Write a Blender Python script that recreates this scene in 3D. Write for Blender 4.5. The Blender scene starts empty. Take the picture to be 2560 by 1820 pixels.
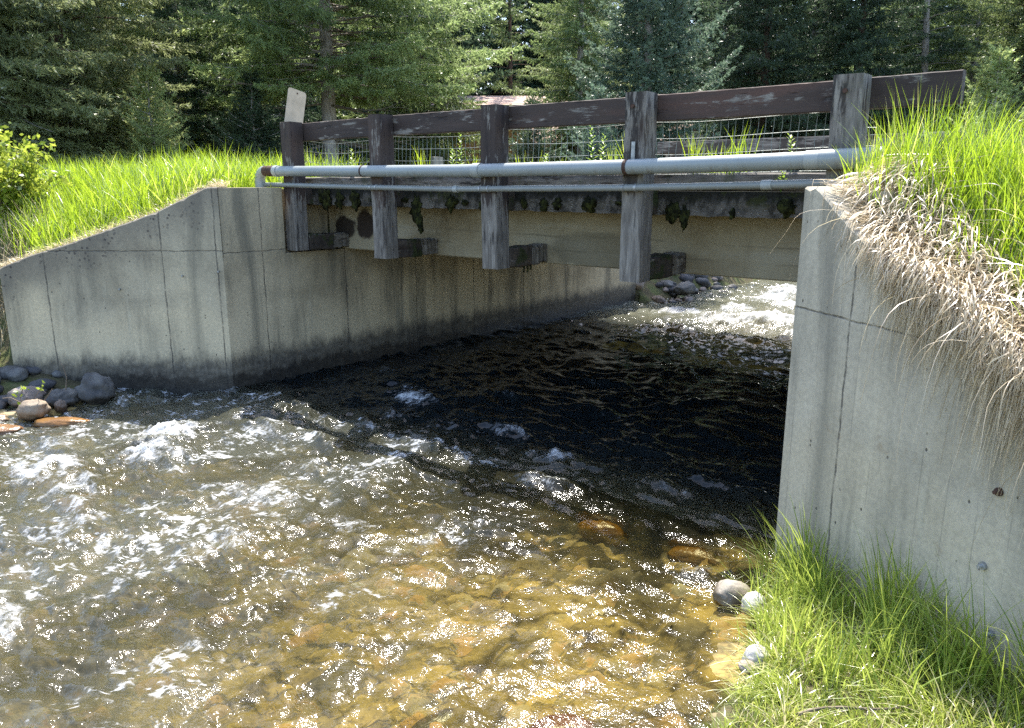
import bpy, bmesh, math, random
import numpy as np
from mathutils import Vector, Matrix, noise as mnoise
PI = math.pi
rad = math.radians
sc = bpy.context.scene
COL = sc.collection

# ------------------------------------------------------------------ bridge frame
L = np.array([-2.771, 7.447, 0.0]); R = np.array([1.440, 3.898, 0.0])
E1 = (R - L); SPAN = float(np.linalg.norm(E1)); E1 = E1 / SPAN
E2 = np.array([-E1[1], E1[0], 0.0])
ROT = math.atan2(E1[1], E1[0])
def B(t, s, z=0.0):
    return L + t * E1 + s * E2 + np.array([0, 0, z])
def TS(x, y):
    dx, dy = x - L[0], y - L[1]
    return dx * E1[0] + dy * E1[1], dx * E2[0] + dy * E2[1]

# ------------------------------------------------------------------ numpy noise
def perlin(x, y, seed=0):
    rs = np.random.RandomState(seed)
    perm = rs.permutation(256); perm = np.concatenate([perm, perm])
    ang = rs.rand(256) * 2 * PI
    gx, gy = np.cos(ang), np.sin(ang)
    xi = np.floor(x).astype(int); yi = np.floor(y).astype(int)
    xf, yf = x - xi, y - yi
    xi &= 255; yi &= 255
    u = xf ** 3 * (xf * (xf * 6 - 15) + 10); v = yf ** 3 * (yf * (yf * 6 - 15) + 10)
    def g(ix, iy, fx, fy):
        h = perm[(perm[ix & 255] + iy) & 255]
        return gx[h] * fx + gy[h] * fy
    a = g(xi, yi, xf, yf); b = g(xi + 1, yi, xf - 1, yf)
    c = g(xi, yi + 1, xf, yf - 1); d = g(xi + 1, yi + 1, xf - 1, yf - 1)
    return ((a + u * (b - a)) + v * ((c + u * (d - c)) - (a + u * (b - a)))) * 1.5
def fbm(x, y, seed=0, o=3):
    r = 0; a = 1.0
    for i in range(o):
        r = r + a * perlin(x * 2 ** i, y * 2 ** i, seed + i * 7); a *= .5
    return r
def cells(x, y, seed=0, jit=.9):
    rs = np.random.RandomState(seed)
    T = rs.rand(64, 64, 3)
    xi = np.floor(x).astype(int); yi = np.floor(y).astype(int)
    d1 = np.full(x.shape, 9.); d2 = np.full(x.shape, 9.); idv = np.zeros(x.shape)
    for i in (-1, 0, 1):
        for j in (-1, 0, 1):
            t = T[(xi + i) & 63, (yi + j) & 63]
            px = xi + i + .5 + (t[..., 0] - .5) * jit; py = yi + j + .5 + (t[..., 1] - .5) * jit
            d = np.hypot(x - px, y - py)
            n = d < d1
            d2 = np.where(n, d1, np.minimum(d2, d)); idv = np.where(n, t[..., 2], idv); d1 = np.where(n, d, d1)
    return d1, d2, idv
def sstep(a, b, x):
    q = np.clip((x - a) / (b - a), 0, 1)
    return q * q * (3 - 2 * q)

# ------------------------------------------------------------------ object helpers
def link(o, parent=None):
    COL.objects.link(o)
    if parent is not None: o.parent = parent
    return o
def tag(o, label=None, cat=None, group=None, kind=None):
    if label: o['label'] = label
    if cat: o['category'] = cat
    if group: o['group'] = group
    if kind: o['kind'] = kind
    return o
def empty(name, loc=(0, 0, 0), rz=0.0):
    o = bpy.data.objects.new(name, None); o.empty_display_size = .1
    o.location = [float(c) for c in loc]; o.rotation_euler = (0, 0, rz)
    return link(o)
def mesh_np(name, V, faces, mat, attrs=None, smooth=False):
    """V (n,3); faces: list of int arrays (m,k)."""
    V = np.asarray(V, dtype=np.float32)
    me = bpy.data.meshes.new(name)
    me.vertices.add(len(V)); me.vertices.foreach_set('co', V.ravel())
    faces = [np.asarray(f, dtype=np.int32) for f in faces if len(f)]
    loops = np.concatenate([f.ravel() for f in faces])
    tot = np.concatenate([np.full(len(f), f.shape[1], dtype=np.int32) for f in faces])
    start = np.concatenate([[0], np.cumsum(tot)[:-1]]).astype(np.int32)
    me.loops.add(len(loops)); me.loops.foreach_set('vertex_index', loops)
    me.polygons.add(len(tot)); me.polygons.foreach_set('loop_start', start)
    try: me.polygons.foreach_set('loop_total', tot)
    except Exception: pass
    if smooth: me.polygons.foreach_set('use_smooth', np.ones(len(tot), dtype=bool))
    for k, a in (attrs or {}).items():
        at = me.attributes.new(k, 'FLOAT', 'POINT'); at.data.foreach_set('value', np.asarray(a, dtype=np.float32).ravel())
    me.update(calc_edges=True); me.validate()
    if mat: me.materials.append(mat)
    return me
def obj(name, me, parent=None, loc=(0, 0, 0), rz=0.0):
    o = bpy.data.objects.new(name, me); o.location = [float(c) for c in loc]; o.rotation_euler = (0, 0, rz)
    return link(o, parent)
class MB:
    """collects verts / faces of one mesh"""
    def __init__(s): s.v = []; s.f = []
    def add(s, V, F):
        n = len(s.v); s.v += [tuple(map(float, p)) for p in V]; s.f += [tuple(i + n for i in f) for f in F]; return s
    def box(s, lo, hi):
        x0, y0, z0 = lo; x1, y1, z1 = hi
        V = [(x0, y0, z0), (x1, y0, z0), (x1, y1, z0), (x0, y1, z0), (x0, y0, z1), (x1, y0, z1), (x1, y1, z1), (x0, y1, z1)]
        return s.add(V, [(3, 2, 1, 0), (4, 5, 6, 7), (0, 1, 5, 4), (1, 2, 6, 5), (2, 3, 7, 6), (3, 0, 4, 7)])
    def beam(s, lo, hi, axis, n=12, cham=.008, jit=.0015, warp=.003, seed=0):
        """chamfered timber swept along an axis, each ring slightly out of true"""
        rs = np.random.RandomState(seed)
        ax = 'xyz'.index(axis); o = [i for i in range(3) if i != ax]
        a0, a1, b0, b1 = lo[o[0]], hi[o[0]], lo[o[1]], hi[o[1]]; c = cham
        ring = [(a0 + c, b0), (a1 - c, b0), (a1, b0 + c), (a1, b1 - c), (a1 - c, b1), (a0 + c, b1), (a0, b1 - c), (a0, b0 + c)]
        V = []; ph = rs.rand(4) * 6
        edge = rs.rand(8) * .004
        for i in range(n + 1):
            q = i / n; p = lo[ax] + (hi[ax] - lo[ax]) * q
            wa = warp * math.sin(q * 5 + ph[0]); wb = warp * math.sin(q * 4 + ph[1])
            for k, (a, b) in enumerate(ring):
                ja, jb = (rs.rand(2) - .5) * 2 * jit
                P = [0, 0, 0]; P[ax] = p + (rs.rand() - .5) * jit * (3 if i in (0, n) else 0)
                ca, cb = (a0 + a1) / 2, (b0 + b1) / 2
                e = 1 - (edge[k] / max(.05, abs(a - ca) + abs(b - cb))) * (1 + rs.rand())
                P[o[0]] = ca + (a - ca) * e + wa + ja; P[o[1]] = cb + (b - cb) * e + wb + jb
                V.append(P)
        F = [tuple(reversed(range(8))), tuple(range(n * 8, n * 8 + 8))]
        for i in range(n):
            for k in range(8):
                k2 = (k + 1) % 8
                F.append((i * 8 + k, i * 8 + k2, i * 8 + 8 + k2, i * 8 + 8 + k))
        if ax == 1: F = [tuple(reversed(f)) for f in F]
        return s.add(V, F)
    def tube(s, path, r, n=12, caps=True, rr=None):
        P = [Vector([float(c) for c in p]) for p in path]; V = []; F = []
        up = None
        for i, p in enumerate(P):
            d = (P[min(i + 1, len(P) - 1)] - P[max(i - 1, 0)]).normalized()
            if up is None:
                up = Vector((0, 0, 1)) if abs(d.z) < .9 else Vector((1, 0, 0))
            a = d.cross(up).normalized(); b = a.cross(d).normalized(); up = b
            ri = rr[i] if rr is not None else r
            for k in range(n):
                th = 2 * PI * k / n
                V.append(p + a * (ri * math.cos(th)) + b * (ri * math.sin(th)))
        for i in range(len(P) - 1):
            for k in range(n):
                k2 = (k + 1) % n
                F.append((i * n + k, i * n + n + k, i * n + n + k2, i * n + k2))
        if caps:
            F.append(tuple(range(n))); F.append(tuple(reversed(range((len(P) - 1) * n, len(P) * n))))
        return s.add(V, F)
    def build(s, name, mat, parent=None, loc=(0, 0, 0), rz=0.0, smooth=False, sharp=35):
        me = bpy.data.meshes.new(name); me.from_pydata(s.v, [], s.f); me.update()
        bm = bmesh.new(); bm.from_mesh(me); bmesh.ops.recalc_face_normals(bm, faces=bm.faces[:])
        if smooth:
            for f in bm.faces: f.smooth = True
            for e in bm.edges:
                if len(e.link_faces) == 2 and e.calc_face_angle(0) > rad(sharp): e.smooth = False
        bm.to_mesh(me); bm.free()
        if mat: me.materials.append(mat)
        return obj(name, me, parent, loc, rz)
def copy_tree(o, parent=None):
    c = o.copy(); COL.objects.link(c)
    if parent is not None: c.parent = parent
    for ch in o.children: copy_tree(ch, c)
    return c

# ------------------------------------------------------------------ material helper
class Mt:
    def __init__(s, name):
        s.m = bpy.data.materials.new(name); s.m.use_nodes = True; s.t = s.m.node_tree; s.t.nodes.clear()
        s.out = s.t.nodes.new('ShaderNodeOutputMaterial')
    def n(s, typ, ins=None, **props):
        nd = s.t.nodes.new('ShaderNode' + typ)
        for k, v in props.items(): setattr(nd, k, v)
        for k, v in (ins or {}).items():
            sk = nd.inputs[k]
            if isinstance(v, bpy.types.NodeSocket): s.t.links.new(v, sk)
            else:
                if hasattr(sk.default_value, '__len__') and len(sk.default_value) == 4 and len(v) == 3: v = (*v, 1)
                sk.default_value = v
        return nd
    def math(s, op, a, b=0.0, c=0.0, clamp=False):
        return s.n('Math', {0: a, 1: b, 2: c}, operation=op, use_clamp=clamp).outputs[0]
    def mix(s, f, a, b, blend='MIX'):
        return s.n('Mix', {0: f, 6: a, 7: b}, data_type='RGBA', blend_type=blend).outputs[2]
    def coord(s, w='Object'): return s.n('TexCoord').outputs[w]
    def map(s, v, scale=(1, 1, 1), loc=(0, 0, 0)): return s.n('Mapping', {'Vector': v, 'Scale': scale, 'Location': loc}).outputs[0]
    def noise(s, v, scale, detail=3.0, rough=.55, dist=0.0): 
        return s.n('TexNoise', {'Vector': v, 'Scale': scale, 'Detail': detail, 'Roughness': rough, 'Distortion': dist}).outputs[0]
    def voro(s, v, scale, out='Distance', **p): return s.n('TexVoronoi', {'Vector': v, 'Scale': scale}, **p).outputs[out]
    def mr(s, v, a, b, c=0.0, d=1.0, smooth=True):
        return s.n('MapRange', {0: v, 1: a, 2: b, 3: c, 4: d}, interpolation_type='SMOOTHSTEP' if smooth else 'LINEAR').outputs[0]
    def ramp(s, f, stops):
        nd = s.n('ValToRGB', {0: f}); cr = nd.color_ramp
        while len(cr.elements) < len(stops): cr.elements.new(.5)
        for e, (p, c) in zip(cr.elements, stops): e.position = p; e.color = (*c, 1)
        return nd.outputs[0]
    def sep(s, v): return s.n('SeparateXYZ', {0: v}).outputs
    def attr(s, name): return s.n('Attribute', attribute_name=name).outputs['Fac']
    def rnd(s): return s.n('ObjectInfo').outputs['Random']
    def bump(s, h, strength, dist=.01, normal=None):
        i = {'Strength': strength, 'Distance': dist, 'Height': h}
        if normal is not None: i['Normal'] = normal
        return s.n('Bump', i).outputs[0]
    def pbr(s, color, rough=.8, normal=None, spec=.4, metal=0.0):
        i = {'Base Color': color, 'Roughness': rough, 'Specular IOR Level': spec, 'Metallic': metal}
        if normal is not None: i['Normal'] = normal
        return s.n('BsdfPrincipled', i).outputs[0]
    def surf(s, sh): s.t.links.new(sh, s.out.inputs[0]); return s.m
    def offs(s, v):       # coordinates shifted at random per object
        r = s.math('MULTIPLY', s.rnd(), 37.0)
        return s.n('VectorMath', {0: v, 1: s.n('CombineXYZ', {0: r, 1: r, 2: r}).outputs[0]}, operation='ADD').outputs[0]

# ------------------------------------------------------------------ materials
def concrete(name, seams=(), hseams=(), wet=.3, base=((.25, .21, .145), (.56, .485, .345)), top=0.0, streak=.55, slope=0.0, rusty=0.0, cream=.75, board=0.0):
    m = Mt(name); P = m.coord(); x, y, z = m.sep(P)
    n1 = m.noise(P, 1.3, 8, .68, .3)
    col = m.ramp(n1, [(.30, base[0]), (.5, tuple((a + b) / 2 for a, b in zip(*base))), (.72, base[1])])
    zc = m.math('ADD', m.math('MULTIPLY', m.noise(P, .9, 3), 1.6), m.mr(z, .3, 1.3, .25, -.25, False))
    col = m.mix(m.mr(zc, .62, .95, 0, cream), col, (.67, .555, .365))                # cream mineral bloom low on the face
    st = m.noise(m.map(P, (4.2, 4.2, .45)), 1.4, 7, .68, .25)
    big = m.mr(m.noise(m.map(P, (1, 1, .6), (5, 2, 9)), 1.1, 3), .38, .60, .2, 1)
    col = m.mix(m.math('MULTIPLY', m.mr(st, .46, .70, 0, streak), big), col, (.070, .066, .055))   # dirt runs down the face
    st3 = m.noise(m.map(P, (1.7, 1.7, .22), (1, 7, 3)), 1.6, 4, .6, .4)
    col = m.mix(m.mr(st3, .52, .68, 0, streak * .8), col, (.090, .088, .070))
    st2 = m.noise(m.map(P, (8, 8, .9), (3, 1, 0)), 1.5, 5, .65, .3)
    col = m.mix(m.math('MULTIPLY', m.mr(st2, .55, .78, 0, .40), big), col, (.52, .49, .38))
    gr = m.noise(P, 38, 5, .75); col = m.mix(m.mr(gr, .38, .60, .22, 0), col, (.12, .11, .09))
    if top:                                                                        # lichen and soot below the coping
        vz = m.math('SUBTRACT', m.math('ADD', z, m.math('MULTIPLY', x, slope)), m.math('MULTIPLY', m.noise(P, 2.5, 4), .55))
        tm = m.mr(vz, top - .80, top - .25)
        sp = m.mr(m.voro(P, 24.0), .24, .33, 1, 0)
        sp = m.math('MULTIPLY', sp, m.mr(m.noise(P, 4, 3), .42, .56))
        col = m.mix(m.math('MULTIPLY', tm, .55), col, (.105, .092, .082))
        col = m.mix(m.math('MULTIPLY', m.math('MULTIPLY', sp, tm), .85), col, (.045, .037, .037))
    pits = m.math('MULTIPLY', m.mr(m.voro(m.map(P, (1, 1, .75)), 15.0), .06, .11, 1, 0), m.mr(m.noise(P, 6, 2), .44, .54))
    col = m.mix(m.math('MULTIPLY', pits, .85), col, (.045, .04, .035))
    if rusty:
        col = m.mix(m.math('MULTIPLY', m.mr(m.noise(P, 3.1, 5, .7), .60, .70), rusty), col, (.24, .15, .07))
    bl = None
    if board:                                                                      # imprint of the form boards
        fr = m.math('ABSOLUTE', m.math('SUBTRACT', m.math('FRACT', m.math('ADD', m.math('DIVIDE', x, board), m.math('MULTIPLY', m.noise(m.map(P, (1, 1, .3)), 3, 2), .12))), .5))
        bl = m.math('MULTIPLY', m.mr(fr, .0, .035, 1, 0), m.mr(m.noise(m.map(P, (2, 2, .8), (8, 1, 4)), 3, 4, .7), .42, .62))
        col = m.mix(m.math('MULTIPLY', bl, .38), col, (.10, .095, .08))
        bv = m.n('TexWhiteNoise', {'W': m.math('FLOOR', m.math('ADD', m.math('DIVIDE', x, board), .5))}, noise_dimensions='1D').outputs[0]
        col = m.mix(m.math('MULTIPLY', bv, .16), col, (.14, .13, .11))
    wob = m.math('MULTIPLY', m.math('SUBTRACT', m.noise(P, 5, 4, .7), .5), .035)
    line = None
    for (axis, pos, w) in [(x, p, .009) for p in seams] + [(z, p, .007) for p in hseams]:
        d = m.math('ABSOLUTE', m.math('SUBTRACT', m.math('ADD', axis, wob), pos))
        l = m.mr(d, w * .25, w, 1, 0)
        line = l if line is None else m.math('MAXIMUM', line, l)
    h = m.math('ADD', m.math('MULTIPLY', m.noise(P, 45, 4, .65), .35), m.math('MULTIPLY', m.noise(P, 5, 3), .6))
    h = m.math('SUBTRACT', h, m.math('MULTIPLY', pits, .8))
    if line is not None:
        brk = m.mr(m.noise(P, 8, 4, .7), .34, .56, .30, 1)
        line = m.math('MULTIPLY', line, brk)
        col = m.mix(m.math('MULTIPLY', line, .8), col, (.05, .046, .042))
        h = m.math('SUBTRACT', h, line)
    rough = .85
    if wet:
        wz = m.math('ADD', z, m.math('MULTIPLY', m.math('SUBTRACT', m.noise(m.map(P, (3, 3, 1.6)), 1.8, 7, .78), .5), .42))
        wf = m.mr(wz, wet - .10, wet + .10, 1, 0)
        wc = m.mix(m.mr(m.noise(P, 14, 5, .75), .42, .68), (.030, .028, .027), (.125, .115, .10))
        col = m.mix(m.math('MULTIPLY', wf, .86), col, wc)
        wf2 = m.mr(wz, .10, .18, 1, 0)
        col = m.mix(m.math('MULTIPLY', wf2, .7), col, (.012, .012, .013))
        rough = m.mr(wf2, 0, 1, .85, .35)
    return m.surf(m.pbr(col, rough, m.bump(h, .45, .012), .3))

def wood(name, axis='z', bare=.35, tone=0, lower=None, moss=0.0):
    m = Mt(name); P = m.offs(m.coord()); x, y, z = m.sep(m.coord())
    k = {'x': (.12, 1, 1), 'y': (1, .12, 1), 'z': (1, 1, .12)}[axis]
    g = m.noise(m.map(P, tuple(c * 34 for c in k)), 1.0, 5, .65, .6)
    big = m.noise(m.map(P, tuple(c * 5 for c in k)), 1.0, 4, .6)
    paint = m.ramp(big, [(.30, (.022, .016, .015)), (.56, (.058, .041, .034)), (.80, (.105, .056, .042))] if not tone else
                   [(.30, (.026, .022, .020)), (.55, (.060, .048, .040)), (.78, (.11, .085, .065))])
    grey = m.ramp(g, [(.25, (.050, .043, .038)), (.5, (.155, .138, .120)), (.75, (.29, .265, .235))])
    msk = m.math('ADD', m.noise(m.map(P, tuple(c * 9 + 1.5 for c in k)), 1.0, 6, .72), m.math('MULTIPLY', m.math('SUBTRACT', g, .5), .35))
    thr = .74 - bare * .45
    if lower is not None:
        lw = m.mr(z, lower - .18, lower + .2, .28, 0.0)
        msk = m.math('ADD', msk, lw)
    col = m.mix(m.mr(msk, thr - .03, thr + .05), paint, grey)
    dark = m.mr(m.noise(m.map(P, tuple(c * 22 for c in k), (4, 2, 1)), 1.0, 3, .6), .60, .68)
    col = m.mix(m.math('MULTIPLY', dark, .75), col, (.012, .010, .010))
    kn = m.mr(m.voro(m.map(P, tuple(c * 3.2 + 1.0 for c in k)), 1.0), .05, .16, 1, 0)
    col = m.mix(m.math('MULTIPLY', kn, .8), col, (.035, .022, .017))
    if moss:
        col = m.mix(m.mr(m.noise(P, 6, 4), .5, .62, 0, moss), col, (.030, .040, .012))
    h = m.math('ADD', g, m.math('MULTIPLY', dark, -.8))
    return m.surf(m.pbr(col, .78, m.bump(h, .55, .008), .3))

def pvc(name, col=(.42, .45, .45), dirt=.5):
    m = Mt(name); P = m.coord(); x, y, z = m.sep(P)
    c = m.mix(m.mr(m.noise(P, 3, 3), .35, .7, 0, .5), col, tuple(v * .78 for v in col))
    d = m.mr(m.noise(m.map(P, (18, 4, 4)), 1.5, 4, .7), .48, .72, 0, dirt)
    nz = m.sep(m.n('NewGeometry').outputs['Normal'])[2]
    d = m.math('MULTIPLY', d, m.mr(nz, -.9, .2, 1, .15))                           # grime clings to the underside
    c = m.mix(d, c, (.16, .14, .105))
    return m.surf(m.pbr(c, .42, m.bump(m.noise(P, 30, 2), .05, .01), .5))

def leafy(name, c0, c1, trans=.45, gloss=.12, dry=None, rough=.45, tip=None):
    """thin leaves / needles / blades; attribute 'var' 0..1 varies the colour"""
    m = Mt(name); v = m.attr('var')
    col = m.ramp(v, [(.05, c0), (.85, c1)] + ([(.92, dry)] if dry else []))
    r = m.rnd()
    hsv = m.n('HueSaturation', {'Hue': m.mr(r, 0, 1, .49, .51, False), 'Saturation': 1.0, 'Value': m.mr(r, 0, 1, .9, 1.12, False), 'Color': col}).outputs[0]
    a = m.n('BsdfDiffuse', {0: hsv}).outputs[0]
    tc = m.mix(.35, hsv, tuple(min(1, c * 1.6) for c in c1))
    b = m.n('BsdfTranslucent', {0: tc}).outputs[0]
    s = m.n('MixShader', {0: trans, 1: a, 2: b}).outputs[0]
    g = m.n('BsdfGlossy', {0: (.9, .9, .9), 'Roughness': rough}).outputs[0]
    return m.surf(m.n('MixShader', {0: m.math('MULTIPLY', m.n('LayerWeight', {0: .35}).outputs[0], gloss), 1: s, 2: g}).outputs[0])

def rock_mat(name, a, b, c, wetz=None):
    m = Mt(name); P = m.offs(m.coord()); r = m.rnd()
    n = m.noise(P, 5, 5, .6)
    col = m.mix(m.mr(n, .35, .65), a, b)
    col = m.mix(m.mr(m.noise(P, 2.2, 3), .5, .7, 0, .6), col, c)
    col = m.mix(m.mr(m.noise(P, 60, 3, .7), .55, .75, 0, .5), col, tuple(v * .4 for v in a))
    col = m.n('HueSaturation', {'Hue': m.mr(r, 0, 1, .49, .515, False), 'Saturation': m.mr(r, 0, 1, .7, 1.2, False), 'Value': m.mr(m.math('FRACT', m.math('MULTIPLY', r, 7.3)), 0, 1, .65, 1.3, False), 'Color': col}).outputs[0]
    wz = m.sep(m.n('NewGeometry').outputs['Position'])[2]
    wet = m.mr(m.math('ADD', wz, m.math('MULTIPLY', n, .05)), .05, .11, 1, 0)
    col = m.mix(wet, col, m.mix(1.0, col, (.55, .49, .41), 'MULTIPLY'))
    return m.surf(m.pbr(col, m.mr(wet, 0, 1, .85, .25), m.bump(m.noise(P, 18, 5, .6), .5, .02), .4))

def soil_mat(name, stops, scale=6.0):
    m = Mt(name); P = m.coord()
    n = m.noise(P, scale, 6, .7)
    col = m.ramp(n, stops)
    return m.surf(m.pbr(col, .95, m.bump(m.noise(P, scale * 5, 5, .7), .8, .03), .2))

def simple(name, col, rough=.6, metal=0.0, nz=8.0, var=.35, bump=.15):
    m = Mt(name); P = m.coord(); n = m.noise(P, nz, 4, .6)
    c = m.mix(m.mr(n, .35, .7), tuple(v * (1 - var) for v in col), tuple(min(1, v * (1 + var * .5)) for v in col))
    return m.surf(m.pbr(c, rough, m.bump(m.noise(P, nz * 6, 3), bump, .005), .4, metal))
# ------------------------------------------------------------------ terrain
WR_D = np.array([math.sin(rad(165)), math.cos(rad(165))]); WR_N = np.array([-WR_D[1], WR_D[0]])
PL = np.array([(0, 1.964), (.1, 1.964), (.58, 1.74), (1.44, 1.444), (1.83, 1.332), (2.16, 1.205), (4, .9), (9, .9)])
PR = np.array([(0, 1.985), (.09, 1.985), (.33, 1.825), (.55, 1.706), (.69, 1.64), (1.33, 1.34), (2.0, 1.06), (2.9, .75), (9, .5)])
WLINE = np.array([(1.6, 4.4), (1.40, 3.86), (1.085, 3.40), (.744, 2.69), (.604, 2.53), (.35, 1.6), (0, .4), (-1.2, -2), (-6, -9), (-20, -30)])
LLINE = np.array([(-20, -12), (-14, -4), (-8, 3), (-5.3, 5.9), (-4.25, 6.55), (-3.75, 7.0), (-3.7, 7.6)])
def sdist(x, y, line):
    """signed distance to a polyline, positive on its right-hand side reversed (left of travel)"""
    best = np.full(x.shape, 1e9); sg = np.zeros(x.shape)
    for a, b in zip(line[:-1], line[1:]):
        d = b - a; l2 = d @ d
        q = np.clip(((x - a[0]) * d[0] + (y - a[1]) * d[1]) / l2, 0, 1)
        ex = x - a[0] - q * d[0]; ey = y - a[1] - q * d[1]
        r = np.hypot(ex, ey); c = d[0] * (y - a[1]) - d[1] * (x - a[0])
        n = r < best; best = np.where(n, r, best); sg = np.where(n, np.sign(c), sg)
    return best * sg
def wR(x, y): return sdist(x, y, WLINE)            # > 0 on the right-hand bank (side away from the stream)
def wL(x, y): return sdist(x, y, LLINE)            # > 0 on the left-hand bank
def wing_l(x, y): return L[0] - x, y - L[1]
def wing_r(x, y):
    return (x - R[0]) * WR_D[0] + (y - R[1]) * WR_D[1], (x - R[0]) * WR_N[0] + (y - R[1]) * WR_N[1]
ZR = 1.93
def ground_h(x, y):
    x = np.asarray(x, float); y = np.asarray(y, float)
    t, s = TS(x, y); kl, dl = wing_l(x, y); kr, dr = wing_r(x, y)
    nz = fbm(x * .9, y * .9, 5, 3) * .05
    H = np.full(x.shape, -.75)
    w = wR(x, y)
    nb = np.clip(-.09 + .36 * w + nz * 1.2, -.75, .40 + nz)
    H = np.where((w > 0) & (s < 0.3), np.maximum(H, nb), H)
    w2 = wL(x, y)
    lb = np.clip(-.10 + .30 * w2 + .25 * np.clip(w2 - 1.0, 0, 9) + nz, -.75, 1.5)
    H = np.where((w2 > 0) & (s < .0), np.maximum(H, lb), H)
    zl = np.interp(np.clip(kl, 0, 20), PL[:, 0], PL[:, 1]) - .05 + .36 * np.clip(dl - .25, 0, 9)
    lin = ((s >= 0) & (t < -.12)) | ((s < 0) & (dl > .12) & (x < L[0]) & (kl < 2.2))
    lin2 = (s < 0) & (dl > .12) & (kl >= 2.2)
    H = np.where(lin, np.minimum(zl, ZR), H)
    H = np.where(lin2, np.maximum(H, np.minimum(zl, ZR) * sstep(-.3, .9, dl - (kl - 2.2) * .15)), H)
    zr = np.interp(np.clip(kr, 0, 20), PR[:, 0], PR[:, 1]) - .05 + .46 * np.clip(dr - .22, 0, 9)
    rin = ((s >= 0) & (t > SPAN + .12)) | ((s < 0) & (dr > .12) & (x > R[0] - .3))
    H = np.where(rin, np.minimum(zr, ZR + .02), H)
    # upstream banks of the creek; it bends out of sight beyond the bridge
    up = s > 7.6
    a = np.clip((.22 + np.clip(s - 9, 0, 9) * .06 - t) * .85, -.75, ZR); b = np.clip((t - 5.3) * .95, -.75, ZR)
    hu = np.maximum(a, b); hu = hu + (ZR - hu) * sstep(15, 18, s)
    H = np.where(up, hu, H)
    far = np.hypot(x, y)
    H = np.where((H > 1.2), H + nz * .6 + fbm(x * .2, y * .2, 9, 2) * .12 * sstep(14, 30, far), H)
    return H
def grid_axis(lo, hi, step, far, n):
    c = list(np.arange(lo, hi + step * .5, step)); e = far - hi
    q = np.linspace(0, 1, n + 1)[1:] ** 2.4
    return np.array([lo - v * (far + lo if lo < 0 else far) for v in q[::-1]] + c + [hi + v * e for v in q])
def grid_faces(nx, ny):
    i, j = np.meshgrid(np.arange(nx - 1), np.arange(ny - 1), indexing='ij'); a = (i * ny + j).ravel()
    return np.stack([a, a + ny, a + ny + 1, a + 1], 1)
gx = grid_axis(-8.0, 7.0, .075, 400., 26); gy = grid_axis(-3.0, 17.0, .075, 400., 26)
X, Y = np.meshgrid(gx, gy, indexing='ij')
H = ground_h(X, Y)
ground_mat = soil_mat('meadow_soil', [(.25, (.045, .038, .022)), (.45, (.10, .085, .045)), (.6, (.085, .10, .035)), (.8, (.20, .165, .10))], 4.0)
tag(obj('ground', mesh_np('ground', np.stack([X, Y, H], -1).reshape(-1, 3), [grid_faces(len(gx), len(gy))], ground_mat, smooth=True)), 'uneven soil of the creek banks and meadow', kind='structure')

# riverbed with cobbles (bridge frame)
bt = np.arange(-3.0, 6.6, .022); bs = np.concatenate([np.arange(-5.5, .6, .022), np.arange(.6, 16.5, .07)])
T_, S_ = np.meshgrid(bt, bs, indexing='ij')
WX = L[0] + T_ * E1[0] + S_ * E2[0]; WY = L[1] + T_ * E1[1] + S_ * E2[1]
wr = -wR(WX, WY); wl = -wL(WX, WY)
depth = np.clip(.015 + .17 * wr, -.03, .33); depth = np.where(S_ < .3, depth, .34)
depth = np.where(S_ < 0, np.minimum(depth, np.clip(.02 + .25 * wl, -.02, .4)), depth)
def cob(sc_, seed):
    qx = T_ + .25 / sc_ * perlin(T_ * sc_ * .7, S_ * sc_ * .7, seed + 3); qy = S_ + .25 / sc_ * perlin(T_ * sc_ * .7, S_ * sc_ * .7, seed + 4)
    d1, d2, i = cells(qx * sc_, qy * sc_ * .85, seed); return np.clip(1 - (d1 / .62) ** 2, 0, 1), np.clip((d2 - d1) * 4, 0, 1), i
c1, g1, i1 = cob(3.6, 11); c2, g2, i2 = cob(8.5, 12); c3, g3, i3 = cob(20, 13)
use1 = i1 > .62
hb = np.where(use1, c1 * .13 * (i1 - .3), 0) + c2 * .045 * i2 + c3 * .012
Zb = -depth + np.minimum(hb - .05, depth * .55 - .005) + fbm(T_ * 1.1, S_ * 1.1, 21, 2) * .03
sid = np.where(use1 & (c1 > .12), i1 * 7.77 % 1, np.where(c2 > .25, i2, i3))
gap = np.where(use1, g1, 1) * (.35 + .65 * g2)
m = Mt('riverbed_stones'); P = m.coord(); v = m.attr('stone'); gp = m.attr('gap')
col = m.ramp(v, [(.02, (.15, .115, .045)), (.2, (.28, .205, .070)), (.36, (.11, .092, .055)), (.5, (.40, .29, .095)), (.62, (.075, .068, .052)), (.74, (.32, .26, .13)), (.86, (.38, .22, .075)), (.97, (.30, .27, .19))])
col = m.mix(m.mr(m.noise(P, 2.2, 5, .6), .50, .66, 0, .35), col, (.42, .30, .075))
col = m.mix(m.mr(m.noise(P, 28, 4, .7), .5, .7, 0, .6), col, (.05, .038, .018))
col = m.mix(m.mr(gp, 0, .75, .95, 0), col, (.016, .013, .008))
col = m.mix(m.mr(m.noise(P, 1.7, 5, .65), .50, .62, 0, .8), col, (.040, .034, .018))
bed_mat = m.surf(m.pbr(col, .8, m.bump(m.noise(P, 40, 4), .4, .01), .2))
tag(obj('riverbed', mesh_np('riverbed', np.stack([T_, S_, Zb], -1).reshape(-1, 3), [grid_faces(len(bt), len(bs))], bed_mat, {'stone': sid, 'gap': gap}, True), None, L, ROT), 'golden brown cobbles under the clear creek water', kind='structure')

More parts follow.
